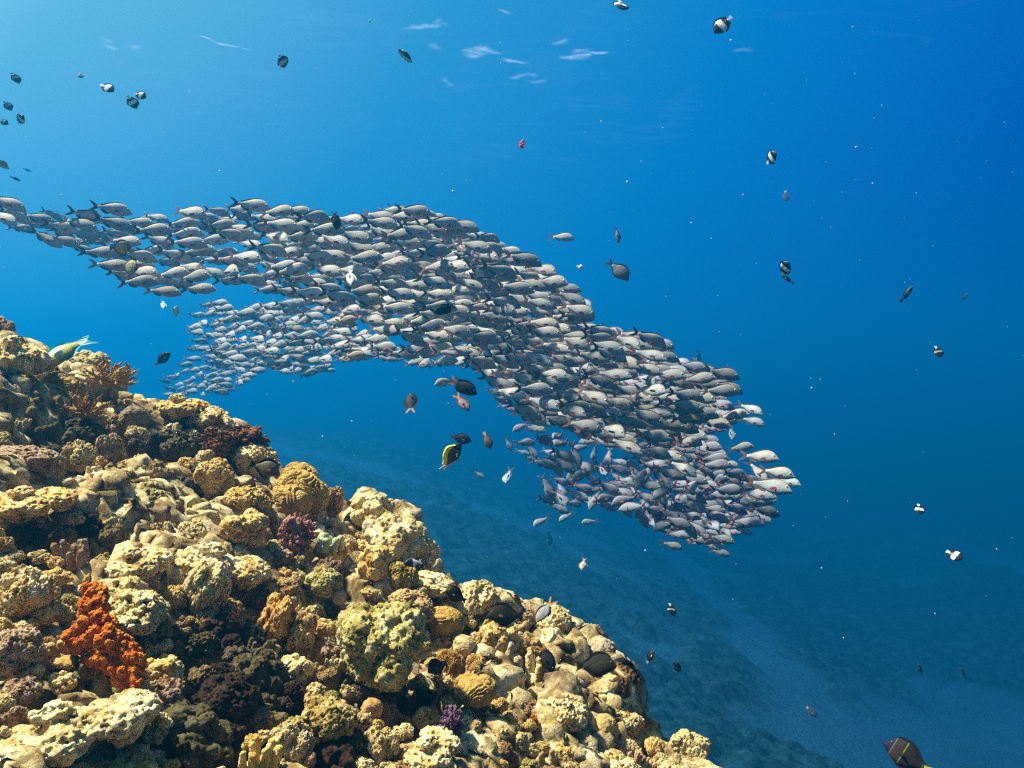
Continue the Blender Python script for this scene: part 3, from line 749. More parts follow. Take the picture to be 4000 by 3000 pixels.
def fin_mesh(name, pts, th=0.006, bend=0.0, lift=None, origin=None):
    """a fin of real thickness from its side outline (x, z)"""
    B = bend_fn(bend)
    bm = bmesh.new()
    fr = []
    for sgn in (1, -1):
        vs_ = []
        for k, (x, z) in enumerate(pts):
            v = bm.verts.new((x, sgn * th / 2 + float(B(np.array(x))), z)); vs_.append(v)
        fr.append((vs_, None))
    a, b = fr[0][0], fr[1][0]
    for k in range(len(pts)):
        bm.faces.new((a[k], b[k], b[(k + 1) % len(pts)], a[(k + 1) % len(pts)]))
    from mathutils.geometry import tessellate_polygon
    tri = tessellate_polygon([[Vector((x, z, 0)) for x, z in pts]])
    for vs_, f_ in fr:
        for t3 in tri: bm.faces.new([vs_[i] for i in t3])
    bmesh.ops.recalc_face_normals(bm, faces=bm.faces)
    me = bpy.data.meshes.new(name); bm.to_mesh(me); bm.free()
    return me

def side_fin(name, pts, root, out_deg, droop, side, th=0.006):
    """a paired fin: outline in its own plane (u backwards, v up), swung out from the flank"""
    me = fin_mesh(name, [(-u, v) for u, v in pts], th)
    m4 = Matrix.Translation(Vector((root[0], root[1] * side, root[2]))) @ Matrix.Rotation(R(-out_deg * side), 4, 'Z') @ Matrix.Rotation(R(droop), 4, 'Y')
    me.transform(m4)
    return me

def eye_mesh(name, pos, r, side):
    bm = bmesh.new()
    bmesh.ops.create_uvsphere(bm, u_segments=12, v_segments=8, radius=1)
    bm.transform(Matrix.Translation(Vector((pos[0], pos[1] * side, pos[2]))) @ Matrix.Diagonal((r, r * .45, r, 1)))
    for f in bm.faces:
        c = f.calc_center_median()
        f.material_index = 1 if math.hypot(c.x - pos[0], c.z - pos[2]) < r * .55 else 0
        f.smooth = True
    me = bpy.data.meshes.new(name); bm.to_mesh(me); bm.free()
    return me

def plain(name, c, rough=.5, spec=.35, tint=False, noise=0.0):
    m, nt, b = new_mat(name)
    N = nt.nodes; L = nt.links
    t = N.new('ShaderNodeTexCoord'); nz = N.new('ShaderNodeTexNoise'); nz.inputs['Scale'].default_value = 14; nz.inputs['Detail'].default_value = 4
    L.new(t.outputs['Object'], nz.inputs['Vector'])
    rp = N.new('ShaderNodeValToRGB'); e = rp.color_ramp.elements
    k = 0.45 if noise == 0 else noise
    e[0].position, e[1].position = .3, .7
    e[0].color = (*[v * (1 - k * .6) for v in c], 1); e[1].color = (*[min(1, v * (1 + k * .5)) for v in c], 1)
    L.new(nz.outputs['Fac'], rp.inputs['Fac'])
    o = rp.outputs['Color']
    if tint:
        oi = N.new('ShaderNodeObjectInfo'); mt = N.new('ShaderNodeMix'); mt.data_type = 'RGBA'; mt.blend_type = 'MULTIPLY'; mt.inputs['Factor'].default_value = 1
        L.new(o, mt.inputs['A']); L.new(oi.outputs['Color'], mt.inputs['B']); o = mt.outputs['Result']
    L.new(o, b.inputs['Base Color'])
    b.inputs['Roughness'].default_value = rough; b.inputs['Specular IOR Level'].default_value = spec
    return m

def banded(name, axis, stops, rough=.45, spec=.4, scales=True, tint=False, slant=0.0, const=False):
    """body colours that run along the fish (x) or up its flank (z), with scales"""
    m, nt, b = new_mat(name); N = nt.nodes; L = nt.links
    t = N.new('ShaderNodeTexCoord'); sp_ = N.new('ShaderNodeSeparateXYZ')
    L.new(t.outputs['Object'], sp_.inputs[0])
    src = sp_.outputs['X' if axis == 'x' else 'Z']
    if slant:
        ma = N.new('ShaderNodeMath'); ma.operation = 'MULTIPLY_ADD'; ma.inputs[1].default_value = slant
        L.new(sp_.outputs['Z' if axis == 'x' else 'X'], ma.inputs[0]); L.new(src, ma.inputs[2]); src = ma.outputs[0]
    mp = N.new('ShaderNodeMapRange'); mp.inputs['From Min'].default_value = -.5; mp.inputs['From Max'].default_value = .5
    L.new(src, mp.inputs['Value'])
    rp = N.new('ShaderNodeValToRGB'); e = rp.color_ramp.elements
    if const: rp.color_ramp.interpolation = 'CONSTANT'
    e[0].position, e[1].position = stops[0][0], stops[-1][0]; e[0].color, e[1].color = (*stops[0][1], 1), (*stops[-1][1], 1)
    for p_, c_ in stops[1:-1]:
        x = e.new(p_); x.color = (*c_, 1)
    L.new(mp.outputs['Result'], rp.inputs['Fac']); o = rp.outputs['Color']
    nz = N.new('ShaderNodeTexNoise'); nz.inputs['Scale'].default_value = 9; nz.inputs['Detail'].default_value = 5
    L.new(t.outputs['Object'], nz.inputs['Vector'])
    m2 = N.new('ShaderNodeMapRange'); m2.inputs['From Min'].default_value = .3; m2.inputs['From Max'].default_value = .7; m2.inputs['To Min'].default_value = .72; m2.inputs['To Max'].default_value = 1.12
    L.new(nz.outputs['Fac'], m2.inputs['Value'])
    mt = N.new('ShaderNodeMix'); mt.data_type = 'RGBA'; mt.blend_type = 'MULTIPLY'; mt.inputs['Factor'].default_value = 1
    L.new(o, mt.inputs['A']); L.new(m2.outputs['Result'], mt.inputs['B']); o = mt.outputs['Result']
    if tint:
        oi = N.new('ShaderNodeObjectInfo'); m3 = N.new('ShaderNodeMix'); m3.data_type = 'RGBA'; m3.blend_type = 'MULTIPLY'; m3.inputs['Factor'].default_value = 1
        L.new(o, m3.inputs['A']); L.new(oi.outputs['Color'], m3.inputs['B']); o = m3.outputs['Result']
    L.new(o, b.inputs['Base Color'])
    b.inputs['Roughness'].default_value = rough; b.inputs['Specular IOR Level'].default_value = spec
    if scales:
        v = N.new('ShaderNodeTexVoronoi'); v.inputs['Scale'].default_value = 48
        L.new(t.outputs['Object'], v.inputs['Vector'])
        bp = N.new('ShaderNodeBump'); bp.inputs['Strength'].default_value = .25; bp.inputs['Distance'].default_value = .01
        L.new(v.outputs['Distance'], bp.inputs['Height']); L.new(bp.outputs['Normal'], b.inputs['Normal'])
    return m

IRIS = plain('iris_gold', (0.75, 0.5, 0.08), .25, .6); PUPIL = plain('pupil_black', (0.006, 0.006, 0.008), .12, .7); IRISD = plain('iris_dark', (0.12, 0.08, 0.05), .25, .6)
DARKFIN = plain('snapper_fin', (0.11, 0.05, 0.04), .6, .2); REDFIN = plain('snapper_red_fin', (0.40, 0.045, 0.030), .55, .25)
TAILFIN = banded('snapper_tail', 'x', [(0.0, (0.26, 0.17, 0.03)), (0.045, (0.15, 0.06, 0.035)), (0.2, (0.12, 0.042, 0.038))], .6, .2, False)
SNAP = banded('snapper_skin', 'z', [(.30, (0.39, 0.38, 0.34)), (.46, (0.42, 0.405, 0.355)), (.58, (0.42, 0.39, 0.31)), (.70, (0.43, 0.37, 0.23))], .6, .2, True, True)

def forked(x0, x1, r0, r1, notch):
    return [(x0, r0), (x0 - .05, r0 * 1.35), ((x0 + x1) / 2, r1 * .72), (x1, r1), (x1 + .035, r1 * .62), (x1 + notch * .8, r1 * .25), (x1 + notch, 0),
            (x1 + notch * .8, -r1 * .25), (x1 + .035, -r1 * .62), (x1, -r1), ((x0 + x1) / 2, -r1 * .72), (x0 - .05, -r0 * 1.35), (x0, -r0)]
def fan_tail(x0, x1, r0, r1, bulge=0.02):
    return [(x0, r0), (x0 - .05, r0 * 1.2), (x1 + .01, r1), (x1 - bulge * .6, r1 * .5), (x1 - bulge, 0), (x1 - bulge * .6, -r1 * .5), (x1 + .01, -r1), (x0 - .05, -r0 * 1.2), (x0, -r0)]
def ridge_fin(spec, s0, s1, hgt, below=False, n=9, sweep=.05, shape=None):
    """fin along the back (or belly) from s0 to s1 of the body length"""
    x0, x1 = .5, spec.get('tail_x', -.3)
    ss = np.linspace(s0, s1, n); e = smooth_interp(ss, spec['bot' if below else 'top']); x = x0 + (x1 - x0) * ss
    t = np.linspace(0, 1, n)
    hh = hgt * (shape(t) if shape else np.sin(np.pi * np.clip(t * .85 + .12, 0, 1)) ** .7)
    sg = -1 if below else 1
    return [(float(a), float(b - sg * .02)) for a, b in zip(x, e)] + [(float(a - sweep * q), float(b + sg * q2)) for a, b, q2, q in list(zip(x, e, hh, t))[::-1]]

class Fish:
    """one species: its parts as (part name, mesh), shared by every copy"""
    def __init__(self, key, spec, bend=0.0):
        self.parts = []
        S = spec
        def add(n, me, mats):
            for q in (mats if isinstance(mats, (list, tuple)) else [mats]): me.materials.append(q)
            self.parts.append((n, me))
        add('body', body_mesh(key + '_body', S, bend), S['skin'])
        add('tail_fin', fin_mesh(key + '_tail_fin', S['tail'], .008, bend), S['tail_mat'])
        for d in S.get('dorsal', []): add('dorsal_fin', fin_mesh(key + '_dorsal_fin', ridge_fin(S, *d[0], **d[1]), S.get('dorsal_th', .007), bend), S['fin_mat'])
        for d in S.get('anal', []): add('anal_fin', fin_mesh(key + '_anal_fin', ridge_fin(S, *d[0], below=True, **d[1]), .007, bend), S.get('anal_mat', S['fin_mat']))
        P = S['pec']
        for sd_ in (1, -1):
            add('pectoral_fin', side_fin(key + '_pectoral_fin', P['pts'], P['root'], P['out'], P['droop'], sd_), S['pec_mat'])
        if 'eye' in S:
            for sd_ in (1, -1): add('eye', eye_mesh(key + '_eye', S['eye'][0], S['eye'][1], sd_), [S.get('iris', IRIS), PUPIL])

PEC = lambda L, w: [(0, w * .25), (L * .3, w * .5), (L * .75, w * .45), (L, w * .05), (L * .8, -w * .35), (L * .35, -w * .5), (0, -w * .25)]
snap_spec = dict(top=[(0, -.040), (.05, .010), (.12, .080), (.2, .138), (.32, .173), (.45, .173), (.6, .144), (.75, .097), (.88, .055), (1, .040)],
                 bot=[(0, -.048), (.05, -.072), (.14, -.098), (.27, -.134), (.42, -.146), (.57, -.131), (.72, -.087), (.86, -.046), (1, -.036)],
                 wid=[(0, .008), (.05, .03), (.15, .055), (.3, .070), (.5, .066), (.7, .042), (.88, .018), (1, .009)],
                 tail=forked(-.27, -.5, .04, .145, .125), tail_mat=TAILFIN, fin_mat=DARKFIN, skin=SNAP,
                 dorsal=[((.27, .88, .026), dict(n=14, shape=lambda t: np.clip(t * 9, 0, 1) * (1 - .25 * np.abs(np.sin(t * 20))) * np.where(t > .93, .5, 1)))],
                 anal=[((.66, .86, .06), dict())], pec=dict(pts=PEC(.17, .06), root=(.20, .055, -.035), out=24, droop=-24), pec_mat=REDFIN, eye=((.37, .050, .036), .031))
SN = [Fish('snapper%s' % 'abc'[k], snap_spec, b) for k, b in enumerate((0.0, .22, -.22))]
snap_spread = dict(snap_spec, pec=dict(pts=PEC(.18, .06), root=(.20, .055, -.035), out=62, droop=-15))
SN.append(Fish('snapperd', snap_spread, .3)); SN.append(Fish('snappere', snap_spread, -.35))

def orient(P, A, yaw, bank=0.0):
    v = P.normalized(); r = v.cross(Z).normalized(); u = r.cross(v)
    a = R(A); ca, sa = math.cos(a), math.sin(a)
    f = r * ca + u * sa
    up = (-sa * r + ca * u) if ca >= 0 else (sa * r - ca * u)
    y = R(yaw)
    f = (f * math.cos(y) - v * math.sin(y)).normalized()
    up = (up - f * up.dot(f)).normalized()
    if bank: up = Matrix.Rotation(R(bank if ca >= 0 else -bank), 3, f) @ up      # positive: the back leans towards us
    s = up.cross(f)
    return Matrix(((f.x, s.x, up.x), (f.y, s.y, up.y), (f.z, s.z, up.z))).to_4x4()

def put_fish(name, fish, px, py, L, d, A=0, yaw=0, bank=0, label='', cat='fish', group=None, tint=(1, 1, 1)):
    """fish of length L metres at depth d on the sight line of a photo point; A is the way the nose points in the picture"""
    P = W(px, py, d)
    L = L * P.y / P.length                     # seen off the middle of the view, the same size looks larger
    root = bpy.data.objects.new(name, None); col.objects.link(root)
    root.empty_display_size = .05
    root.matrix_world = Matrix.Translation(P) @ orient(P, A, yaw, bank) @ Matrix.Scale(L, 4)
    tag(root, label, cat, group)
    for n, me in fish.parts:
        o = link(n, me, root); o.color = (*tint, 1)
    return root

# ---- the school of snappers
def inside(p, poly):
    r = False; x, y = p
    for k in range(len(poly)):
        (ax, ay), (bx, by) = poly[k], poly[(k + 1) % len(poly)]
        if (ay > y) != (by > y) and x < (bx - ax) * (y - ay) / (by - ay) + ax: r = not r
    return r

# seen one by one: px, py, length, nose angle, yaw, brightness, label
SOLO = [
 (433, 816, 178, -6, 0, 1.15, 'pale snapper swimming just above the thin tail of the school'),
 (443, 872, 186, -12, 0, .8, 'dark grey snapper right under the pale one above the thin tail of the school'),
 (18, 792, 190, -16, 10, 1.2, 'yellowish pale snapper cut by the picture edge at the very end of the school'),
 (979, 802, 166, -4, 8, 1.25, 'brightest white snapper standing out at the upper rim of the school'),
 (1154, 826, 146, -2, 8, 1.1, 'pale snapper on the upper rim left of the upright black damselfish'),
 (1557, 818, 98, -10, 0, .75, 'small dark snapper topmost above the middle of the school'),
 (1803, 881, 152, -14, 6, .8, 'dark snapper with a raised red fin leading the rim over the school hump'),
 (2192, 927, 108, -5, 10, 1.1, 'lone pale snapper swimming in open blue water ahead of the hump of the school'),
 (386, 987, 172, 2, 0, .95, 'grey snapper half hidden by the upper brown butterflyfish'),
 (431, 1036, 176, -2, 0, .9, 'grey snapper half hidden by the lower brown butterflyfish'),
 (541, 1101, 172, 3, 0, .85, 'grey snapper lowest but one on the trailing lower edge of the school'),
 (635, 1139, 156, -3, 0, .85, 'dark grey snapper lowest on the trailing lower edge of the school'),
 (773, 1130, 152, 4, 0, 1.0, 'grey snapper above a pale belly at the lower edge right of the lowest dark one'),
 (898, 1095, 142, 3, 4, 1.15, 'pale yellowish snapper hanging under the lower edge of the school'),
 (244, 940, 150, -12, 0, .85, 'grey snapper lowest in the thin tail of the school'),
 (1541, 1403, 76, 4, 0, 1.25, 'small bright snapper alone in the blue gap under the middle of the school'),
 (1285, 1447, 58, 0, 0, 1.1, 'tiny pale snapper alone beneath the far pale group'),
 (2929, 1597, 118, -22, 14, 1.2, 'bright white snapper at the top of the leading pair at the head of the school'),
 (2862, 1622, 135, 8, 10, .9, 'grey snapper with raised nose close behind the leading pair at the head of the school'),
 (2937, 1645, 112, -16, 8, 1.0, 'grey snapper at the bottom of the leading pair at the head of the school'),
 (2857, 1690, 60, -80, 40, .7, 'dark snapper seen from above with both red fins spread below the leading pair'),
 (2891, 1749, 114, 10, 6, .85, 'grey snapper over the bright white downward one near the head of the school'),
 (2965, 1784, 160, -3, 12, 1.0, 'pale snapper with a pinkish snout above the bright white downward one'),
 (2845, 1812, 92, -10, 0, .85, 'small grey snapper trailing left of the bright white downward one'),
 (2959, 1842, 125, -48, 10, 1.3, 'bright white snapper diving nose down at the head of the school'),
 (3033, 1846, 150, -9, 14, 1.2, 'bright snapper furthest forward but one at the head of the school'),
 (3077, 1882, 110, -10, 12, 1.25, 'foremost white snapper leading the whole school'),
 (3001, 1898, 195, -9, 10, .8, 'large dark snapper under the foremost white one'),
 (2959, 1930, 160, -6, 8, .75, 'dark brownish snapper just under the large dark one at the head of the school'),
 (3000, 1946, 74, -14, 22, 1.25, 'small white snapper with a dark red patch under the large dark one'),
 (2663, 1828, 140, -26, 14, 1.2, 'large golden pale snapper in the gap of the lower school'),
 (2815, 2105, 120, -10, 0, .65, 'dark snapper at the lower right corner of the school'),
 (2812, 2158, 90, -14, -10, .55, 'very dark snapper lowest of all at the bottom of the school'),
 (2622, 2130, 98, -15, 0, .7, 'dark snapper alone at the bottom left of the lower school'),
 (1984, 1860, 62, -115, 50, 1.2, 'small pale snapper facing us alone over the sandy slope'),
 (2114, 2036, 74, -152, 30, 1.1, 'pale snapper turned left at the low end of the ragged trailing group'),
 (2212, 2018, 70, -150, 20, .95, 'grey snapper turned left in the middle of the low three'),
 (2304, 2038, 68, 186, 20, .9, 'grey snapper turned left rightmost of the low three'),
 (2147, 2104, 56, -84, -30, .5, 'dark snapper heading straight down below the ragged trailing group'),
 (1868, 1853, 62, -32, 0, .75, 'small dim snapper swimming down beside the powder blue surgeonfish'),
 (1985, 1733, 62, -62, 10, .75, 'thin dim snapper diving left of the ragged lower edge'),
 (2042, 1766, 66, -20, 0, .6, 'small dark snapper first of two at the ragged lower edge'),
 (2080, 1793, 72, -14, 0, .55, 'small dark snapper second of two at the ragged lower edge'),
 (1745, 1492, 100, 190, 20, 1.0, 'pale snapper turned left behind the large black damselfish'),
 (2728, 1395, 66, -86, -20, .9, 'thin pale snapper diving tail up above the upper rim near the head of the school'),
]
RIB = [(0, 770), (70, 790), (160, 830), (300, 822), (420, 880), (520, 868), (620, 845), (760, 825), (900, 815), (1010, 812), (1190, 840), (1330, 850), (1440, 830), (1590, 815), (1680, 845), (1800, 875), (1900, 925),
       (1990, 970), (2120, 1040), (2170, 1100), (2270, 1160), (2290, 1250), (2340, 1290), (2440, 1290), (2560, 1320), (2610, 1370), (2700, 1420), (2820, 1450), (2850, 1500), (2790, 1560), (2860, 1610),
       (2730, 1720), (2620, 1780), (2480, 1760), (2330, 1720), (2200, 1660), (2080, 1640), (2010, 1560), (1930, 1500), (1850, 1420), (1770, 1380), (1640, 1330), (1500, 1290), (1340, 1210), (1200, 1170), (1060, 1140), (960, 1085), (850, 1120), (720, 1150), (560, 1120), (420, 1060), (330, 1000), (290, 930), (230, 950), (90, 900), (0, 850)]
LOWER = [(1830, 1440), (2000, 1510), (2200, 1600), (2450, 1710), (2620, 1740), (2760, 1710), (2880, 1850), (3010, 1930), (2990, 2010), (2900, 2080), (2800, 2140), (2640, 2100), (2560, 2040), (2450, 2000), (2290, 1960), (2180, 2000),
         (2110, 1960), (2150, 1850), (2060, 1780), (2030, 1660), (1960, 1570)]
FARG = [(790, 1190), (860, 1180), (950, 1210), (1110, 1180), (1200, 1150), (1360, 1230), (1500, 1330), (1650, 1370), (1810, 1400), (1780, 1440), (1640, 1420), (1480, 1400), (1330, 1420), (1190, 1470), (1060, 1450), (960, 1480), (850, 1540),
        (740, 1550), (650, 1540), (640, 1490), (730, 1400), (770, 1330), (740, 1260)]
rs = random.Random(2024)
SCHOOL = []                    # px, py, len, A, yaw, brightness, zone
for q in SOLO: SCHOOL.append((*q[:6], 'solo', q[6]))
def far_enough(px, py, L, kx, ky, A):
    a = R(A); ca, sa = math.cos(a), math.sin(a)
    for q in SCHOOL:
        dx, dy = q[0] - px, -(q[1] - py)
        u = dx * ca + dy * sa; w_ = -dx * sa + dy * ca
        l = (q[2] + L) / 2
        if (u / (kx * l)) ** 2 + (w_ / (ky * l)) ** 2 < 1: return False
    return True
def fill(poly, n, lenf, angf, yawf, kx, ky, zone, brf=lambda: 1.0):
    xs = [p[0] for p in poly]; ys = [p[1] for p in poly]; got = 0
    for t in range(n * 60):
        px, py = rs.uniform(min(xs), max(xs)), rs.uniform(min(ys), max(ys))
        if not inside((px, py), poly): continue
        L = lenf(px, py) * rs.uniform(.88, 1.1); A = angf(px, py)
        jf = rs.uniform(.68, 1.32)
        if not far_enough(px, py, L, kx(px) * jf, ky(px) * jf, A): continue
        SCHOOL.append((px, py, L, A, yawf(), brf(), zone, None)); got += 1
        if got >= n: break
    return got
n1 = fill(RIB, 640, lambda x, y: np.interp(x, [0, 300, 700, 1200, 1800, 2400, 2900], [160, 166, 158, 152, 148, 150, 145]) * (1.0 if rs.random() < .7 else rs.uniform(.72, .9)),
          lambda x, y: -np.interp(x, [0, 300, 600, 1000, 1500, 1900, 2300, 2900], [15, 13, 5, 3, 6, 13, 16, 10]) + rs.gauss(0, 7.5), lambda: rs.gauss(6, 19),
          lambda x: np.interp(x, [0, 600, 1200, 1700, 2900], [.58, .66, .56, .41, .38]), lambda x: np.interp(x, [0, 350, 600, 1200, 1700, 2900], [.17, .25, .26, .215, .17, .17]), 'ribbon', lambda: rs.choice([.75, .85, .95, 1, 1, 1.1, 1.2]))
n2 = fill(LOWER, 210, lambda x, y: np.interp(x, [1900, 2300, 2600, 3000], [108, 116, 124, 130]) * (1 if rs.random() < .75 else .8),
          lambda x, y: rs.choice([-12, -18, -28, -8, -20, -60, 200, 215, -110, 190, -35]) + rs.gauss(0, 8) if x < 2600 else -14 + rs.gauss(0, 14), lambda: rs.choice([rs.gauss(0, 15), rs.gauss(0, 15), rs.uniform(-65, 65)]),
          lambda x: np.interp(x, [1900, 2350, 2600, 3000], [.56, .54, .44, .40]), lambda x: np.interp(x, [1900, 2350, 2600, 3000], [.40, .35, .24, .20]), 'lower', lambda: rs.choice([.55, .65, .75, .85, 1.0]))
n3 = fill(FARG, 190, lambda x, y: np.interp(x, [640, 800, 1000, 1300, 1600, 1800], [60, 82, 92, 100, 118, 126]) * (1 if y < 1420 else .85),
          lambda x, y: rs.gauss(0, 9), lambda: rs.gauss(28, 26), lambda x: np.interp(x, [640, 900, 1800], [.60, .45, .45]), lambda x: np.interp(x, [640, 900, 1800], [.40, .25, .24]), 'far', lambda: rs.choice([1, 1.1, 1.2, 1.3]))
print('snappers', len(SOLO), n1, n2, n3)

NOSE = [(433, 816), (979, 802)]
REAL = .27
def dist_for(L): return REAL * F / L
solo = [q for q in SCHOOL if q[6] == 'solo']
rest = sorted([q for q in SCHOOL if q[6] != 'solo'], key=lambda q: -q[2])
N_IND = 298 - len(solo)
ind, mass = rest[:N_IND], rest[N_IND:]
ZONES = [(0, 300, 'grey snapper packed in the thin trailing tail of the school above the reef'),
         (300, 560, 'grey snapper in the loose part of the school around the two brown butterflyfish'),
         (560, 780, 'silver snapper in the loosely spaced rows behind the brightest white snapper'),
         (780, 1000, 'silver snapper in the rows directly below the brightest white snapper'),
         (1000, 1260, 'silver snapper in the rows below and left of the upright black damselfish'),
         (1260, 1480, 'silver snapper in the rows right of the upright black damselfish'),
         (1480, 1700, 'grey snapper in the band left of the black damselfish amid the school'),
         (1700, 1900, 'grey snapper above or right of the black damselfish amid the school'),
         (1900, 2100, 'grey red finned snapper in the densest hump of the school'),
         (2100, 2300, 'grey red finned snapper on the steep descending flank past the hump of the school'),
         (2300, 2500, 'bluish grey snapper in the middle of the descending stretch of the school'),
         (2500, 2700, 'bluish grey snapper in the descending stretch over the large golden pale snapper'),
         (2700, 3100, 'bluish grey snapper just behind the leading fish of the school')]
def zone_label(q):
    if q[6] == 'lower': return ('bluish grey snapper in the turning cluster below the head of the school' if q[0] > 2550 else 'grey snapper facing its own way in the scattered lower fringe of the school')
    if q[6] == 'far': return 'pale snapper nearest us in the distant group curling under the school'
    for a, b, l in ZONES:
        if a <= q[0] < b or (a == 0 and q[0] < 0) or b == 3100: return l
def pick(q):
    if abs(q[4]) > 35 or math.cos(R(q[3])) < .3: return SN[rs.choice([3, 4])]
    return SN[rs.choice([0, 0, 1, 2])]
for q in solo + ind:
    px, py, L, A, yaw, br, zone, lab = q
    d = dist_for(L) * rs.uniform(.97, 1.03)
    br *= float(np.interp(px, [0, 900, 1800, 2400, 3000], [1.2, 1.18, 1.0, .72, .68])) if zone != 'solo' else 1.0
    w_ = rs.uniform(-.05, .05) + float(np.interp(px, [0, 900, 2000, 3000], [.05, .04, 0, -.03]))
    fr = math.cos(R(abs(yaw)))
    Lr = REAL if zone != 'solo' else L * d / F / max(.55, fr)
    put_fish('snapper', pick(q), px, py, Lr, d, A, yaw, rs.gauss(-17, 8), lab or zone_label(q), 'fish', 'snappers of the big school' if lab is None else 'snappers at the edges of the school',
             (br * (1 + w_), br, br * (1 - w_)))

# the smaller and farther fish of the school: one mass
_pc = {}
def part_arrays(f):
    if id(f) not in _pc:
        out = []
        for n, me in f.parts:
            co = get_co(me)
            lt = np.empty(len(me.polygons), np.int32); me.polygons.foreach_get('loop_total', lt)
            li = np.empty(len(me.loops), np.int32); me.loops.foreach_get('vertex_index', li)
            mi = np.empty(len(me.polygons), np.int32); me.polygons.foreach_get('material_index', mi)
            out.append((n, co, lt, li, mi))
        _pc[id(f)] = out
    return _pc[id(f)]
SLOT = {'body': 0, 'tail_fin': 1, 'dorsal_fin': 2, 'anal_fin': 2, 'pectoral_fin': 3, 'eye': 4}
# the mass wears two skins, the dimmer one low down and to the right
SNAPM = banded('snapper_school_skin', 'z', [(.30, (0.38, 0.38, 0.33)), (.60, (0.38, 0.37, 0.31))], .6, .2, False)
cos, lts, lis, mis, off = [], [], [], [], 0
for q in mass:
    px, py, L, A, yaw, br, zone, lab = q
    d = dist_for(L) * rs.uniform(.97, 1.03) * (1.04 if zone == 'ribbon' else 1.0 if zone == 'far' else 1)
    P = W(px, py, d)
    m4 = np.array(Matrix.Translation(P) @ orient(P, A, yaw, rs.gauss(-17, 8)) @ Matrix.Scale(REAL * P.y / P.length * (1.1 if zone == 'far' else 1), 4))
    for n, co, lt, li, mi in part_arrays(pick(q)):
        if n == 'eye' and L < 90: continue
        cos.append(co @ m4[:3, :3].T + m4[:3, 3]); lts.append(lt); lis.append(li + off); off += len(co)
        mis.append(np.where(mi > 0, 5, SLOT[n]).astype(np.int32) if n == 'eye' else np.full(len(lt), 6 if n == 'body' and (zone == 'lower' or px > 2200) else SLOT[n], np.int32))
co, lt, li, mi = np.vstack(cos).astype(np.float32), np.concatenate(lts), np.concatenate(lis), np.concatenate(mis)
me = bpy.data.meshes.new('snapper_school')
me.vertices.add(len(co)); me.vertices.foreach_set('co', co.ravel())
me.loops.add(len(li)); me.loops.foreach_set('vertex_index', li.astype(np.int32))
me.polygons.add(len(lt)); me.polygons.foreach_set('loop_start', np.concatenate([[0], np.cumsum(lt)[:-1]]).astype(np.int32)); me.polygons.foreach_set('loop_total', lt.astype(np.int32))
me.polygons.foreach_set('material_index', mi)
me.update(calc_edges=True); me.shade_smooth()
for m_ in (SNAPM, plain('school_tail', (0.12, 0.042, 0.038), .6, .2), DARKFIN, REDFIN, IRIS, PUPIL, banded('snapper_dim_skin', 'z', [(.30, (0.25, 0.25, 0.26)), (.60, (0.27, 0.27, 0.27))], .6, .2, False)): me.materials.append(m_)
tag(link('snapper_school', me), 'the smaller far snappers that fill out the school and its distant curl', 'fish', kind='stuff')

# ---- other species
BLK = (0.006, 0.005, 0.006); WHT = (0.78, 0.76, 0.66)
def oval(h, w, nose=0.0, ped=.045):
    return dict(top=[(0, nose + .01), (.06, nose + h * .30), (.18, h * .70), (.35, h * .96), (.52, h), (.7, h * .80), (.85, h * .42), (1, ped)],
                bot=[(0, nose - .012), (.06, nose - h * .26), (.18, -h * .62), (.35, -h * .92), (.52, -h), (.7, -h * .82), (.85, -h * .42), (1, -ped)],
                wid=[(0, .008), (.08, w * .5), (.22, w * .9), (.4, w), (.65, w * .75), (.88, w * .3), (1, .01)])
def mk(key, base, skin, tail, tail_mat, fin_mat, pec_mat=None, dorsal=None, anal=None, eye=True, bend=0.0, iris=None, pec=(.15, .07), tail_x=-.3, anal_mat=None, h=.2):
    sp = dict(base, skin=skin, tail=tail, tail_mat=tail_mat, fin_mat=fin_mat, pec_mat=pec_mat or fin_mat, tail_x=tail_x,
              dorsal=dorsal if dorsal is not None else [((.22, .92, .06), dict(n=10))], anal=anal if anal is not None else [((.55, .93, .055), dict(n=8))],
              pec=dict(pts=PEC(*pec), root=(.2, base['wid'][3][1] * .85, -.02), out=30, droop=-15))
    if anal_mat: sp['anal_mat'] = anal_mat
    if eye: sp['eye'] = ((.37, base['wid'][2][1] * .84, .05), .024)
    if iris: sp['iris'] = iris
    if key.startswith('powder'): sp['dorsal_th'] = .045
    return Fish(key, sp, bend)
spiky = lambda t: (.45 + .75 * t) * (1 - .35 * np.abs(np.sin(t * 26)))
rear = lambda t: np.clip(t * 1.6, 0, 1) * np.where(t > .92, .3, 1)
m_black = plain('black_skin', BLK, .65, .12); m_blackfin = plain('black_fin', (0.007, .006, .007), .7, .08)
m_orange = plain('orange_fin', (0.55, 0.20, 0.02), .5, .2); m_dusk = plain('dusky_fin', (0.10, 0.045, 0.02), .6, .2); m_white = plain('white_fin', (0.75, 0.76, 0.70), .5, .2, noise=.1)
m_clear = plain('pale_fin', (0.42, 0.48, 0.44), .5, .2); m_yel = plain('yellow_fin', (1.0, 0.78, 0.005), .45, .3, noise=.15); m_brownfin = plain('brown_fin', (0.07, 0.05, 0.03), .6, .2)

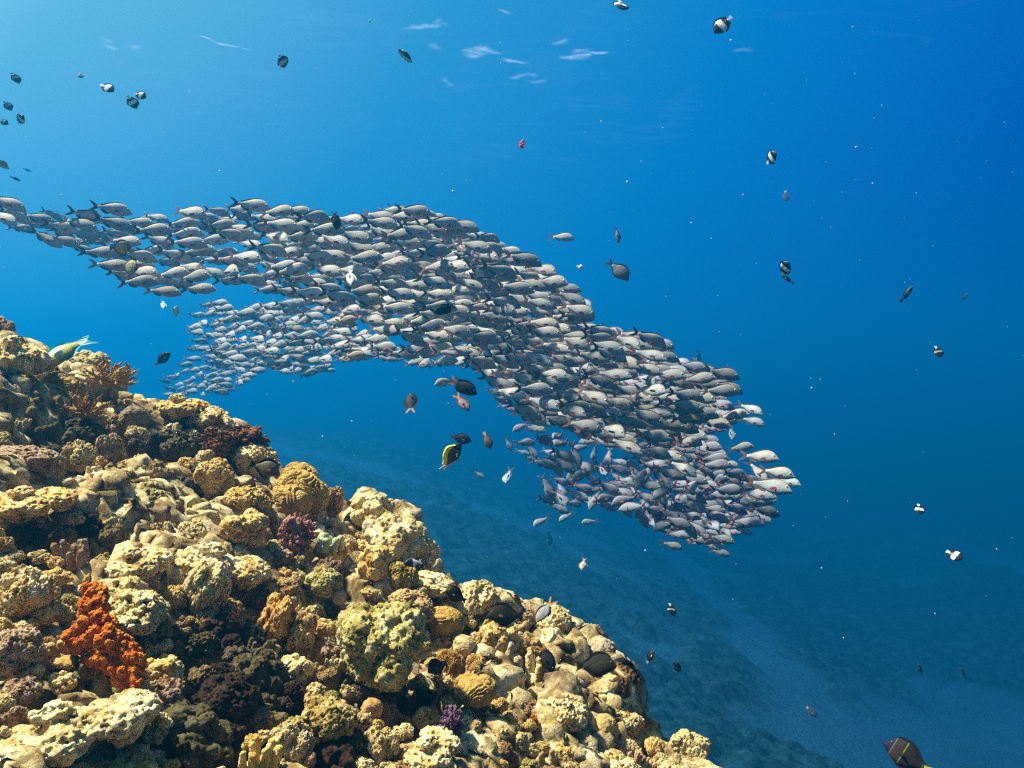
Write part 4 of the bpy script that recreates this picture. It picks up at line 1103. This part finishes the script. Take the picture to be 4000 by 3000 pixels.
butter = mk('butterflyfish', oval(.31, .075, -.02), banded('butterflyfish_skin', 'x', [(0, WHT), (.235, WHT), (.25, BLK), (.425, BLK), (.44, (.80, .66, .20)), (.50, (.80, .76, .55)), (.56, (.78, .78, .74)), (.67, (.78, .78, .74)), (.685, BLK), (1, BLK)], .45, .3, False),
            fan_tail(-.3, -.46, .05, .10), m_white, m_blackfin, m_clear, [((.2, .95, .085), dict(n=12, shape=lambda t: .6 + .6 * t))], [((.5, .95, .085), dict(n=9, shape=lambda t: .6 + .6 * t))], True, .1, IRISD)
butter_d = mk('dark_butterflyfish', oval(.30, .075, -.02), banded('dim_butterflyfish_skin', 'x', [(0, (.35, .38, .36)), (.235, (.3, .33, .3)), (.25, BLK), (.46, BLK), (.48, (.30, .31, .26)), (.58, (.30, .31, .26)), (.60, BLK), (1, BLK)], .5, .2, False),
              fan_tail(-.3, -.46, .05, .10), m_clear, m_blackfin, m_blackfin, [((.2, .95, .08), dict(n=12, shape=lambda t: .6 + .6 * t))], [((.5, .95, .08), dict(n=9, shape=lambda t: .6 + .6 * t))], True, .1, IRISD)
brownb = mk('brown_butterflyfish', oval(.31, .08, -.02), banded('brown_butterflyfish_skin', 'x', [(0, (.05, .02, .015)), (.26, (.10, .04, .03)), (.32, (.42, .30, .10)), (.66, (.48, .37, .14)), (.76, (.16, .08, .04)), (.79, (.55, .47, .10)), (.82, (.55, .47, .10)), (.84, (.06, .03, .02)), (1, (.20, .15, .06))], .5, .3),
            fan_tail(-.3, -.46, .05, .10), m_dusk, m_dusk, m_clear, [((.2, .95, .07), dict(n=12))], [((.5, .95, .07), dict(n=9))])
damsel = mk('black_damselfish', oval(.205, .07, -.01), m_black, forked(-.27, -.54, .05, .16, .16), banded('damselfish_tail', 'x', [(0, (.42, .16, .02)), (.14, (.22, .08, .015)), (.24, BLK)], .5, .2, False), m_blackfin, m_blackfin,
            [((.2, .92, .075), dict(n=14, shape=spiky, sweep=.10))], [((.5, .9, .08), dict(n=9, shape=rear, sweep=.07))], True, .12, IRISD)
damsel_b = mk('brown_damselfish', oval(.20, .07, -.01), banded('brown_damselfish_skin', 'x', [(0, (.12, .06, .05)), (.3, (.22, .12, .12)), (.68, (.26, .16, .16)), (.72, (.55, .50, .52)), (.76, (.05, .03, .04)), (.80, (.5, .45, .48)), (.84, (.16, .09, .10)), (.88, (.42, .38, .42)), (.92, (.1, .06, .07))], .45, .35),
              forked(-.27, -.54, .05, .17, .17), m_orange, m_dusk, m_dusk, [((.2, .92, .075), dict(n=14, shape=spiky, sweep=.10))], [((.5, .9, .08), dict(n=9, shape=rear, sweep=.07))], True, .1, IRISD)
damsel_g = mk('grey_damselfish', oval(.19, .065, -.01), banded('grey_damselfish_skin', 'z', [(.25, (.55, .52, .45)), (.5, (.34, .31, .27)), (.75, (.12, .10, .10))], .4, .4), forked(-.27, -.56, .05, .17, .2), m_orange, m_blackfin, m_clear,
              [((.2, .9, .05), dict(n=12))], [((.5, .9, .06), dict(n=9))], True, -.15)
trigger = mk('dark_oval_fish', oval(.23, .08, -.03), banded('dark_oval_skin', 'z', [(.25, (.012, .013, .022)), (.75, (.018, .020, .032))], .6, .15), fan_tail(-.3, -.44, .05, .085), m_orange, m_brownfin, m_clear,
             [((.3, .95, .035), dict(n=9))], [((.5, .95, .03), dict(n=8))], True, 0, IRISD)
filefish = mk('brown_oval_fish', oval(.20, .075, -.03), banded('brown_oval_skin', 'x', [(0, (.30, .16, .04)), (.3, (.11, .07, .04)), (.7, (.10, .065, .045)), (1, (.16, .11, .085))], .55, .3), fan_tail(-.3, -.47, .055, .075), m_orange, m_dusk, m_orange,
              [((.3, .95, .05), dict(n=9))], [((.5, .95, .04), dict(n=8))], True, .2, IRISD)
powder = mk('powder_blue_surgeonfish', oval(.235, .075, -.03), banded('powder_blue_skin', 'x', [(0, (.30, .26, .04)), (.225, (.020, .022, .060)), (.74, (.018, .022, .085)), (.755, (.45, .45, .45)), (.77, (.006, .006, .008)), (1, (.006, .006, .008))], .4, .4, False),
            forked(-.27, -.52, .035, .11, .06), m_white, m_yel, m_yel, [((.14, .99, .17), dict(n=14, sweep=.03, shape=lambda t: np.clip(t * 5, 0, 1) * (1 - .45 * t)))], [((.5, .96, .07), dict(n=9))], True, .32, IRISD, anal_mat=m_clear)
surgeon = mk('dark_surgeonfish', oval(.25, .085, -.05), banded('dark_surgeonfish_skin', 'z', [(.25, (.014, .012, .005)), (.5, (.024, .021, .007)), (.75, (.010, .009, .004))], .7, .12), forked(-.28, -.5, .04, .12, .05), m_blackfin, m_blackfin, m_dusk,
             [((.16, .97, .075), dict(n=12))], [((.45, .97, .06), dict(n=9))], True, 0, IRISD)
surgeon_y = mk('yellow_surgeonfish', oval(.25, .085, -.05), banded('yellow_surgeonfish_skin', 'x', [(0, (.05, .045, .01)), (.25, (.14, .12, .015)), (.5, (.12, .10, .015)), (.62, (.04, .032, .01)), (1, (.03, .025, .01))], .55, .3), forked(-.28, -.5, .04, .12, .05), m_blackfin, m_blackfin, m_orange,
               [((.16, .97, .085), dict(n=12))], [((.45, .97, .06), dict(n=9))], True, 0, IRISD)
greyfish = mk('grey_surgeonfish', oval(.235, .08, -.04), banded('grey_surgeonfish_skin', 'z', [(.25, (.17, .18, .17)), (.75, (.12, .125, .115))], .5, .35), forked(-.27, -.56, .03, .15, .13), m_brownfin, m_brownfin, m_clear,
              [((.2, .97, .05), dict(n=12))], [((.45, .97, .045), dict(n=9))], True, .1, IRISD)
slim = mk('dark_slender_fish', oval(.12, .075, 0, .03), banded('dark_slender_skin', 'z', [(.3, (.05, .05, .055)), (.7, (.028, .028, .032))], .5, .3), forked(-.28, -.5, .03, .09, .05), m_blackfin, m_blackfin, m_brownfin, [((.3, .9, .03), dict(n=9))], [((.6, .9, .03), dict(n=7))], True, .25, IRISD, pec=(.16, .06))
angel = mk('banded_angelfish', oval(.235, .085, -.04), banded('angelfish_skin', 'x', [(0, (.40, .34, .02)), (.215, (.36, .30, .02)), (.235, (.016, .012, .010)), (.600, (.020, .015, .012)), (.604, (.26, .24, .03)), (.618, (.26, .24, .03)), (.622, (.034, .022, .015)), (.805, (.034, .022, .015)), (.810, (.10, .10, .07)), (.822, (.10, .10, .07)), (.827, (.012, .010, .014)), (.93, (.008, .008, .035))], .7, .12),
           fan_tail(-.3, -.47, .05, .11), plain('olive_yellow_fin', (.34, .30, .02), .6, .15), m_blackfin, m_blackfin, [((.2, .97, .06), dict(n=12))], [((.45, .97, .05), dict(n=9))], True, .05, IRISD)
parrot = mk('parrotfish', oval(.155, .08, -.02, .05), banded('parrotfish_skin', 'z', [(.34, (.08, .10, .12)), (.42, (.46, .42, .10)), (.55, (.58, .52, .10)), (.62, (.15, .60, .34))], .4, .4), forked(-.27, -.60, .05, .13, .12),
            banded('parrotfish_tail', 'x', [(0, (.10, .42, .36)), (.1, (.50, .62, .48)), (.22, (.55, .66, .60))], .45, .3, False), plain('turquoise_fin', (.08, .42, .32), .45, .3), plain('pale_turquoise_fin', (.22, .55, .40), .45, .3),
            [((.2, .95, .045), dict(n=12))], [((.5, .95, .05), dict(n=9))], True, -.75, pec=(.20, .11))
bicol = mk('bicolour_chromis', oval(.22, .08, -.01), banded('bicolour_skin', 'x', [(0, WHT), (.47, WHT), (.50, BLK), (1, BLK)], .45, .3, False), forked(-.27, -.52, .05, .13, .10), m_white, m_clear, m_blackfin, [((.25, .9, .05), dict(n=10))], [((.5, .9, .05), dict(n=9))], True, .1, IRISD)
palef = mk('pale_small_fish', oval(.15, .08, 0, .03), banded('pale_small_skin', 'z', [(.3, (.62, .62, .52)), (.6, (.60, .56, .40)), (.7, (.40, .36, .22))], .45, .3), forked(-.28, -.5, .03, .09, .06), m_clear, m_clear, m_clear, [((.3, .9, .04), dict(n=9))], [((.6, .9, .04), dict(n=7))], True, .1)
redblack = mk('orange_bellied_fish', oval(.19, .075, -.01), banded('orange_bellied_skin', 'z', [(.30, (.60, .30, .03)), (.40, (.30, .10, .02)), (.47, (.035, .012, .012)), (.75, (.02, .01, .012))], .5, .3), forked(-.27, -.52, .04, .11, .08), m_clear, m_blackfin, m_clear, None, None, True, .15, IRISD)
tanf = mk('tan_fish', oval(.18, .08, -.01), banded('tan_skin', 'z', [(.3, (.50, .40, .32)), (.7, (.42, .30, .16))], .5, .3), forked(-.27, -.52, .04, .13, .09), plain('tan_fin', (.42, .27, .07), .5, .2), plain('tan_fin_back', (.34, .22, .07), .5, .2), None, None, None, True, .2)

GB = 'black and white butterflyfish in the open water'
#        name, species, px, py, apparent length, nose angle, yaw, depth, label, group
OTHERS = [
 ('butterflyfish', butter, 2824, 96, 98, -142, 10, 3.6, 'large black and white banded butterflyfish topmost in the open blue water', GB),
 ('butterflyfish', butter, 1103, 238, 56, -62, -40, 4.4, 'black butterflyfish with one narrow white stripe turned edge on above the middle of the school', GB),
 ('butterflyfish', butter, 1583, 222, 60, 78, 66, 4.4, 'thin white edge on butterflyfish left of the painted surface glints', GB),
 ('butterflyfish', butter, 2425, 18, 60, -80, 66, 4.2, 'thin white edge on butterflyfish cut by the top of the picture', GB),
 ('butterflyfish', butter_d, 60, 304, 58, -50, 20, 5.0, 'dim dark butterflyfish highest of the cluster by the picture edge', GB),
 ('butterflyfish', butter_d, 30, 413, 52, -48, 20, 5.6, 'dim dark butterflyfish between the highest and the white barred one by the picture edge', GB),
 ('butterflyfish', butter, 80, 467, 50, 62, 35, 4.8, 'small butterflyfish with a glaring white bar by the picture edge', GB),
 ('butterflyfish', butter_d, 14, 477, 44, -18, 10, 6.0, 'faint dark butterflyfish touching the picture edge beside the white barred one', GB),
 ('butterflyfish', butter, 418, 342, 64, -22, 25, 4.5, 'banded butterflyfish swimming alone left of the touching pair', GB),
 ('butterflyfish', butter, 547, 372, 54, -14, 20, 4.4, 'upper butterflyfish of the touching pair with a bright white bar', GB),
 ('butterflyfish', butter, 516, 398, 66, -52, 15, 4.2, 'lower butterflyfish of the touching pair with a greyer bar', GB),
 ('butterflyfish', butter_d, 313, 294, 26, -75, 50, 7.0, 'tiny dark butterflyfish speck above the one left of the touching pair', GB),
 ('butterflyfish', butter, 3012, 618, 60, 48, 40, 4.2, 'bright barred butterflyfish high in the blue water ahead of the school', GB),
 ('butterflyfish', butter, 3066, 1050, 62, 62, 38, 4.2, 'bright barred butterflyfish directly above a small dark slender fish', GB),
 ('butterflyfish', butter, 3591, 1988, 48, -80, 40, 4.6, 'butterflyfish with a slanting white bar below the dark blue one', GB),
 ('butterflyfish', butter, 3727, 2168, 74, -28, 18, 3.9, 'boldly barred black yellow white butterflyfish with a white tail nearest the banded angelfish', GB),
 ('butterflyfish', butter_d, 3664, 1373, 56, -68, 25, 5.0, 'dark blue butterflyfish with faint stripes far ahead of the school', GB),
 ('butterflyfish', butter_d, 2622, 2380, 54, -76, 30, 4.2, 'upper of two dusky striped butterflyfish over the deep slope', GB),
 ('butterflyfish', butter_d, 2645, 2609, 46, 82, 40, 4.4, 'lower of two dusky striped butterflyfish over the deep slope', GB),
 ('butterflyfish', brownb, 469, 967, 88, 8, 14, 4.6, 'upper brown yellow butterflyfish in front of the loose part of the school', 'brown butterflyfish in front of the school'),
 ('butterflyfish', brownb, 506, 1042, 70, -6, 42, 4.7, 'lower brown yellow butterflyfish in front of the loose part of the school', 'brown butterflyfish in front of the school'),
 ('damselfish', damsel, 1312, 862, 76, -82, 20, 4.2, 'upright black damselfish nose down on the upper rim of the school', 'black damselfish near the school'),
 ('damselfish', damsel, 1735, 1208, 92, 198, 10, 4.4, 'black damselfish with an orange edged tail amid the dense school', 'black damselfish near the school'),
 ('damselfish', damsel, 1606, 1570, 72, 84, -52, 3.8, 'black damselfish seen from behind swimming up under the school', 'black damselfish near the school'),
 ('damselfish', damsel, 1812, 1512, 118, -28, 12, 3.4, 'large black damselfish with orange tail points below the school', 'black damselfish near the school'),
 ('damselfish', damsel_b, 1806, 1572, 86, -52, 18, 3.5, 'purplish brown damselfish with white cheek stripes below the large black one', None),
 ('triggerfish', trigger, 1800, 1713, 88, -12, 0, 3.8, 'dark blue oval fish with an orange tail above the powder blue surgeonfish', None),
 ('filefish', filefish, 1904, 1720, 76, -68, 10, 3.8, 'brown oval fish with a bright orange tail pointing nose down', None),
 ('surgeonfish', powder, 1766, 1786, 128, 60, 12, 3.0, 'dark blue surgeonfish with a bright yellow back and white tail', None),
 ('surgeonfish', greyfish, 2417, 1056, 112, -42, 6, 4.4, 'grey oval surgeonfish with a forked tail alone ahead of the hump of the school', None),
 ('reef_fish', slim, 2412, 916, 68, -82, 30, 5.0, 'dark slender fish hanging nose down above the grey oval surgeonfish', None),
 ('reef_fish', slim, 3076, 1090, 66, 140, 0, 5.0, 'small dark slender fish right under the bright barred butterflyfish', None),
 ('reef_fish', slim, 3540, 1150, 86, 52, 10, 5.2, 'dark fish nose up above the dark blue butterflyfish', None),
 ('reef_fish', slim, 3768, 1162, 46, 50, 10, 13.0, 'very faint blue fish behind the dark fish nose up', None),
 ('reef_fish', trigger, 3070, 765, 46, -82, 40, 15.0, 'faint blue fish ghost between the two bright barred butterflyfish', None),
 ('reef_fish', slim, 3593, 2614, 52, 112, 20, 7.0, 'dark slim fish left of two over the deep water', None),
 ('reef_fish', slim, 3762, 2630, 54, 124, 20, 8.0, 'dimmer slim fish right of two over the deep water', None),
 ('reef_fish', trigger, 3170, 2780, 60, -40, 20, 14.0, 'faint dark fish near the sand of the deep slope', None),
 ('angelfish', angel, 3548, 2958, 236, 151, 0, 2.6, 'big dark angelfish with thin yellow bars cut by the bottom of the picture', None),
 ('reef_fish', redblack, 2540, 2566, 62, 58, 16, 3.4, 'small black fish with an orange belly over the deep slope', None),
 ('reef_fish', tanf, 2277, 2205, 46, -105, 40, 4.0, 'small tan brown fish alone over the deep slope below the ragged group', None),
 ('surgeonfish', trigger, 635, 1402, 82, 44, 5, 5.0, 'dark oval fish swimming up between the reef crest and the pale far group', None),
 ('reef_fish', palef, 1370, 1082, 74, -88, 56, 4.4, 'thin whitish fish hanging vertically in front of the middle of the school', None),
 ('reef_fish', tanf, 1352, 1250, 92, 8, 18, 4.4, 'tan yellow fish with a mustard tail in front of the lower edge of the school', None),
 ('reef_fish', tanf, 1384, 1388, 96, 4, 10, 4.6, 'pinkish tan fish at the lower edge above the tiny pale snapper', None),
 ('reef_fish', palef, 638, 1190, 42, -86, 58, 5.0, 'upper of two pale small fish facing us left of the far group', None),
 ('reef_fish', palef, 688, 1218, 48, 84, 50, 5.0, 'lower of two pale small fish with a dark tail left of the far group', None),
 ('reef_fish', tanf, 6, 640, 72, -32, 0, 5.0, 'mauve brown fish cut by the picture edge above the tail of the school', None),
 ('reef_fish', slim, 60, 698, 46, -22, 0, 7.0, 'small dim slender fish below the mauve brown one at the picture edge', None),
 ('reef_fish', slim, 106, 664, 36, -20, 0, 12.0, 'very faint little fish right of the mauve brown one at the picture edge', None),
]
for (nm, sp_, px, py, L, A, yaw, d, lab, grp) in OTHERS:
    Lr = L * d / F / max(.62, math.cos(R(abs(yaw))))
    put_fish(nm, sp_, px, py, Lr, d, A, yaw, 40 if sp_ is powder else rs.gauss(-26, 4) if sp_ in (butter, butter_d) else rs.gauss(-8, 4), lab, 'fish', grp)

# fish that keep close to the reef
NEAR = [
 ('parrotfish', parrot, 248, 1372, 240, -136, 10, .16, 'olive parrotfish with turquoise fins and a pale tail bending over the reef crest'),
 ('surgeonfish', surgeon_y, 1036, 1828, 128, -18, 6, .10, 'dark olive yellow surgeonfish between the rust frilly bush and the ridged golden coral'),
 ('reef_fish', filefish, 976, 1912, 100, 82, 30, .10, 'dark upright fish with an orange fin left of the ridged golden coral'),
 ('chromis', bicol, 1612, 2198, 74, 186, 8, .16, 'small fish with a black front and a white back end by the white jutting coral'),
 ('surgeonfish', surgeon, 1782, 2326, 96, 150, 12, .12, 'dark surgeonfish hovering over the golden cushion coral'),
 ('surgeonfish', surgeon, 1975, 2402, 150, 176, 4, .14, 'round black surgeonfish in front of the jagged pale pile'),
 ('damselfish', damsel_g, 2128, 2386, 112, -128, 12, .12, 'pale grey damselfish with a long orange tail over the pointed cream peak'),
 ('damselfish', damsel, 2136, 2572, 120, -64, 10, .12, 'black fish behind the cream finger coral'),
 ('surgeonfish', surgeon, 2328, 2598, 170, 4, 4, .14, 'largest dark oval surgeonfish under the smooth corner dome'),
 ('surgeonfish', surgeon, 1708, 2604, 86, 200, 40, .10, 'small black fish half hidden beside the flank of the olive mound'),
]
for (nm, sp_, px, py, L, A, yaw, gap, lab) in NEAR:
    d = reef_hit(px, py).y - gap - .08
    if py < crest_y(px) + 40: d = min(d, reef_hit(px, crest_y(px) + 40).y - gap)
    put_fish(nm, sp_, px, py, L * d / F / max(.7, math.cos(R(abs(yaw)))), d, A, yaw, -28 if sp_ is parrot else rs.gauss(-4, 3), lab, 'fish')

# ---- drifting specks
gs = random.Random(11)
bm = bmesh.new()
def speck(px, py, r_px, d, el=1.0):
    r = 0.6 * r_px * d / F
    m4 = Matrix.Translation(W(px, py, d)) @ Euler((gs.uniform(0, 6), gs.uniform(0, 6), gs.uniform(0, 6))).to_matrix().to_4x4() @ Matrix.Diagonal((r, r * gs.uniform(.45, .9), r * el, 1))
    bmesh.ops.create_icosphere(bm, subdivisions=1, radius=1, matrix=m4)
for (px, py, r) in [(858, 668, 6), (1444, 83, 9), (2350, 475, 7), (2855, 156, 7), (2903, 761, 5), (3409, 716, 4), (2804, 1155, 4), (1146, 1490, 8), (2267, 1043, 16), (2255, 1040, 7), (1770, 748, 8), (3170, 1515, 6), (3295, 2492, 5),
                    (2450, 710, 8), (1260, 1705, 6), (1375, 1645, 5), (240, 762, 6), (548, 795, 6), (742, 358, 4), (2700, 870, 5), (3345, 575, 6), (2590, 500, 5), (1080, 415, 5), (1240, 270, 4), (3330, 105, 5), (2040, 1120, 4), (3210, 2220, 5), (2520, 2150, 5)]:
    speck(px, py, r, gs.uniform(1.4, 3.2), gs.uniform(.8, 1.6))
for k in range(300):
    px, py = 4000 * gs.random() ** 1.25, 2400 * gs.random() ** 1.3
    d = gs.uniform(1.0, 2.2) if py < 1150 else gs.uniform(.9, 1.3)
    speck(px, py, gs.choice([1.2, 1.5, 1.5, 2, 2.4, 3.2]), d, gs.uniform(.7, 1.8))
me = bpy.data.meshes.new('drifting_specks'); bm.to_mesh(me); bm.free(); me.shade_smooth()
me.materials.append(plain('plankton', (0.62, 0.60, 0.55), .8, .1))
tag(link('drifting_specks', me), 'tiny pale specks of plankton drifting in the water', 'plankton', kind='stuff')
bm = bmesh.new()
for k in range(7):
    bmesh.ops.create_icosphere(bm, subdivisions=2, radius=1, matrix=Matrix.Translation((gs.uniform(-.25, .25), gs.uniform(-.25, .25), .26 * (k - 3))) @ Matrix.Diagonal((gs.uniform(.3, .55), gs.uniform(.3, .5), gs.uniform(.3, .42), 1)))
me = bpy.data.meshes.new('drifting_scrap'); bm.to_mesh(me); bm.free(); me.shade_smooth(); me.materials.append(plain('scrap_red', (0.72, 0.06, 0.09), .7, .2))
o = link('drifting_scrap', me); o.matrix_world = Matrix.Translation(W(2040, 563, 2.4)) @ Matrix.Rotation(R(12), 4, 'Y') @ Matrix.Scale(.0105, 4)
tag(o, 'small red scrap drifting alone in the blue water above the school', 'scrap')
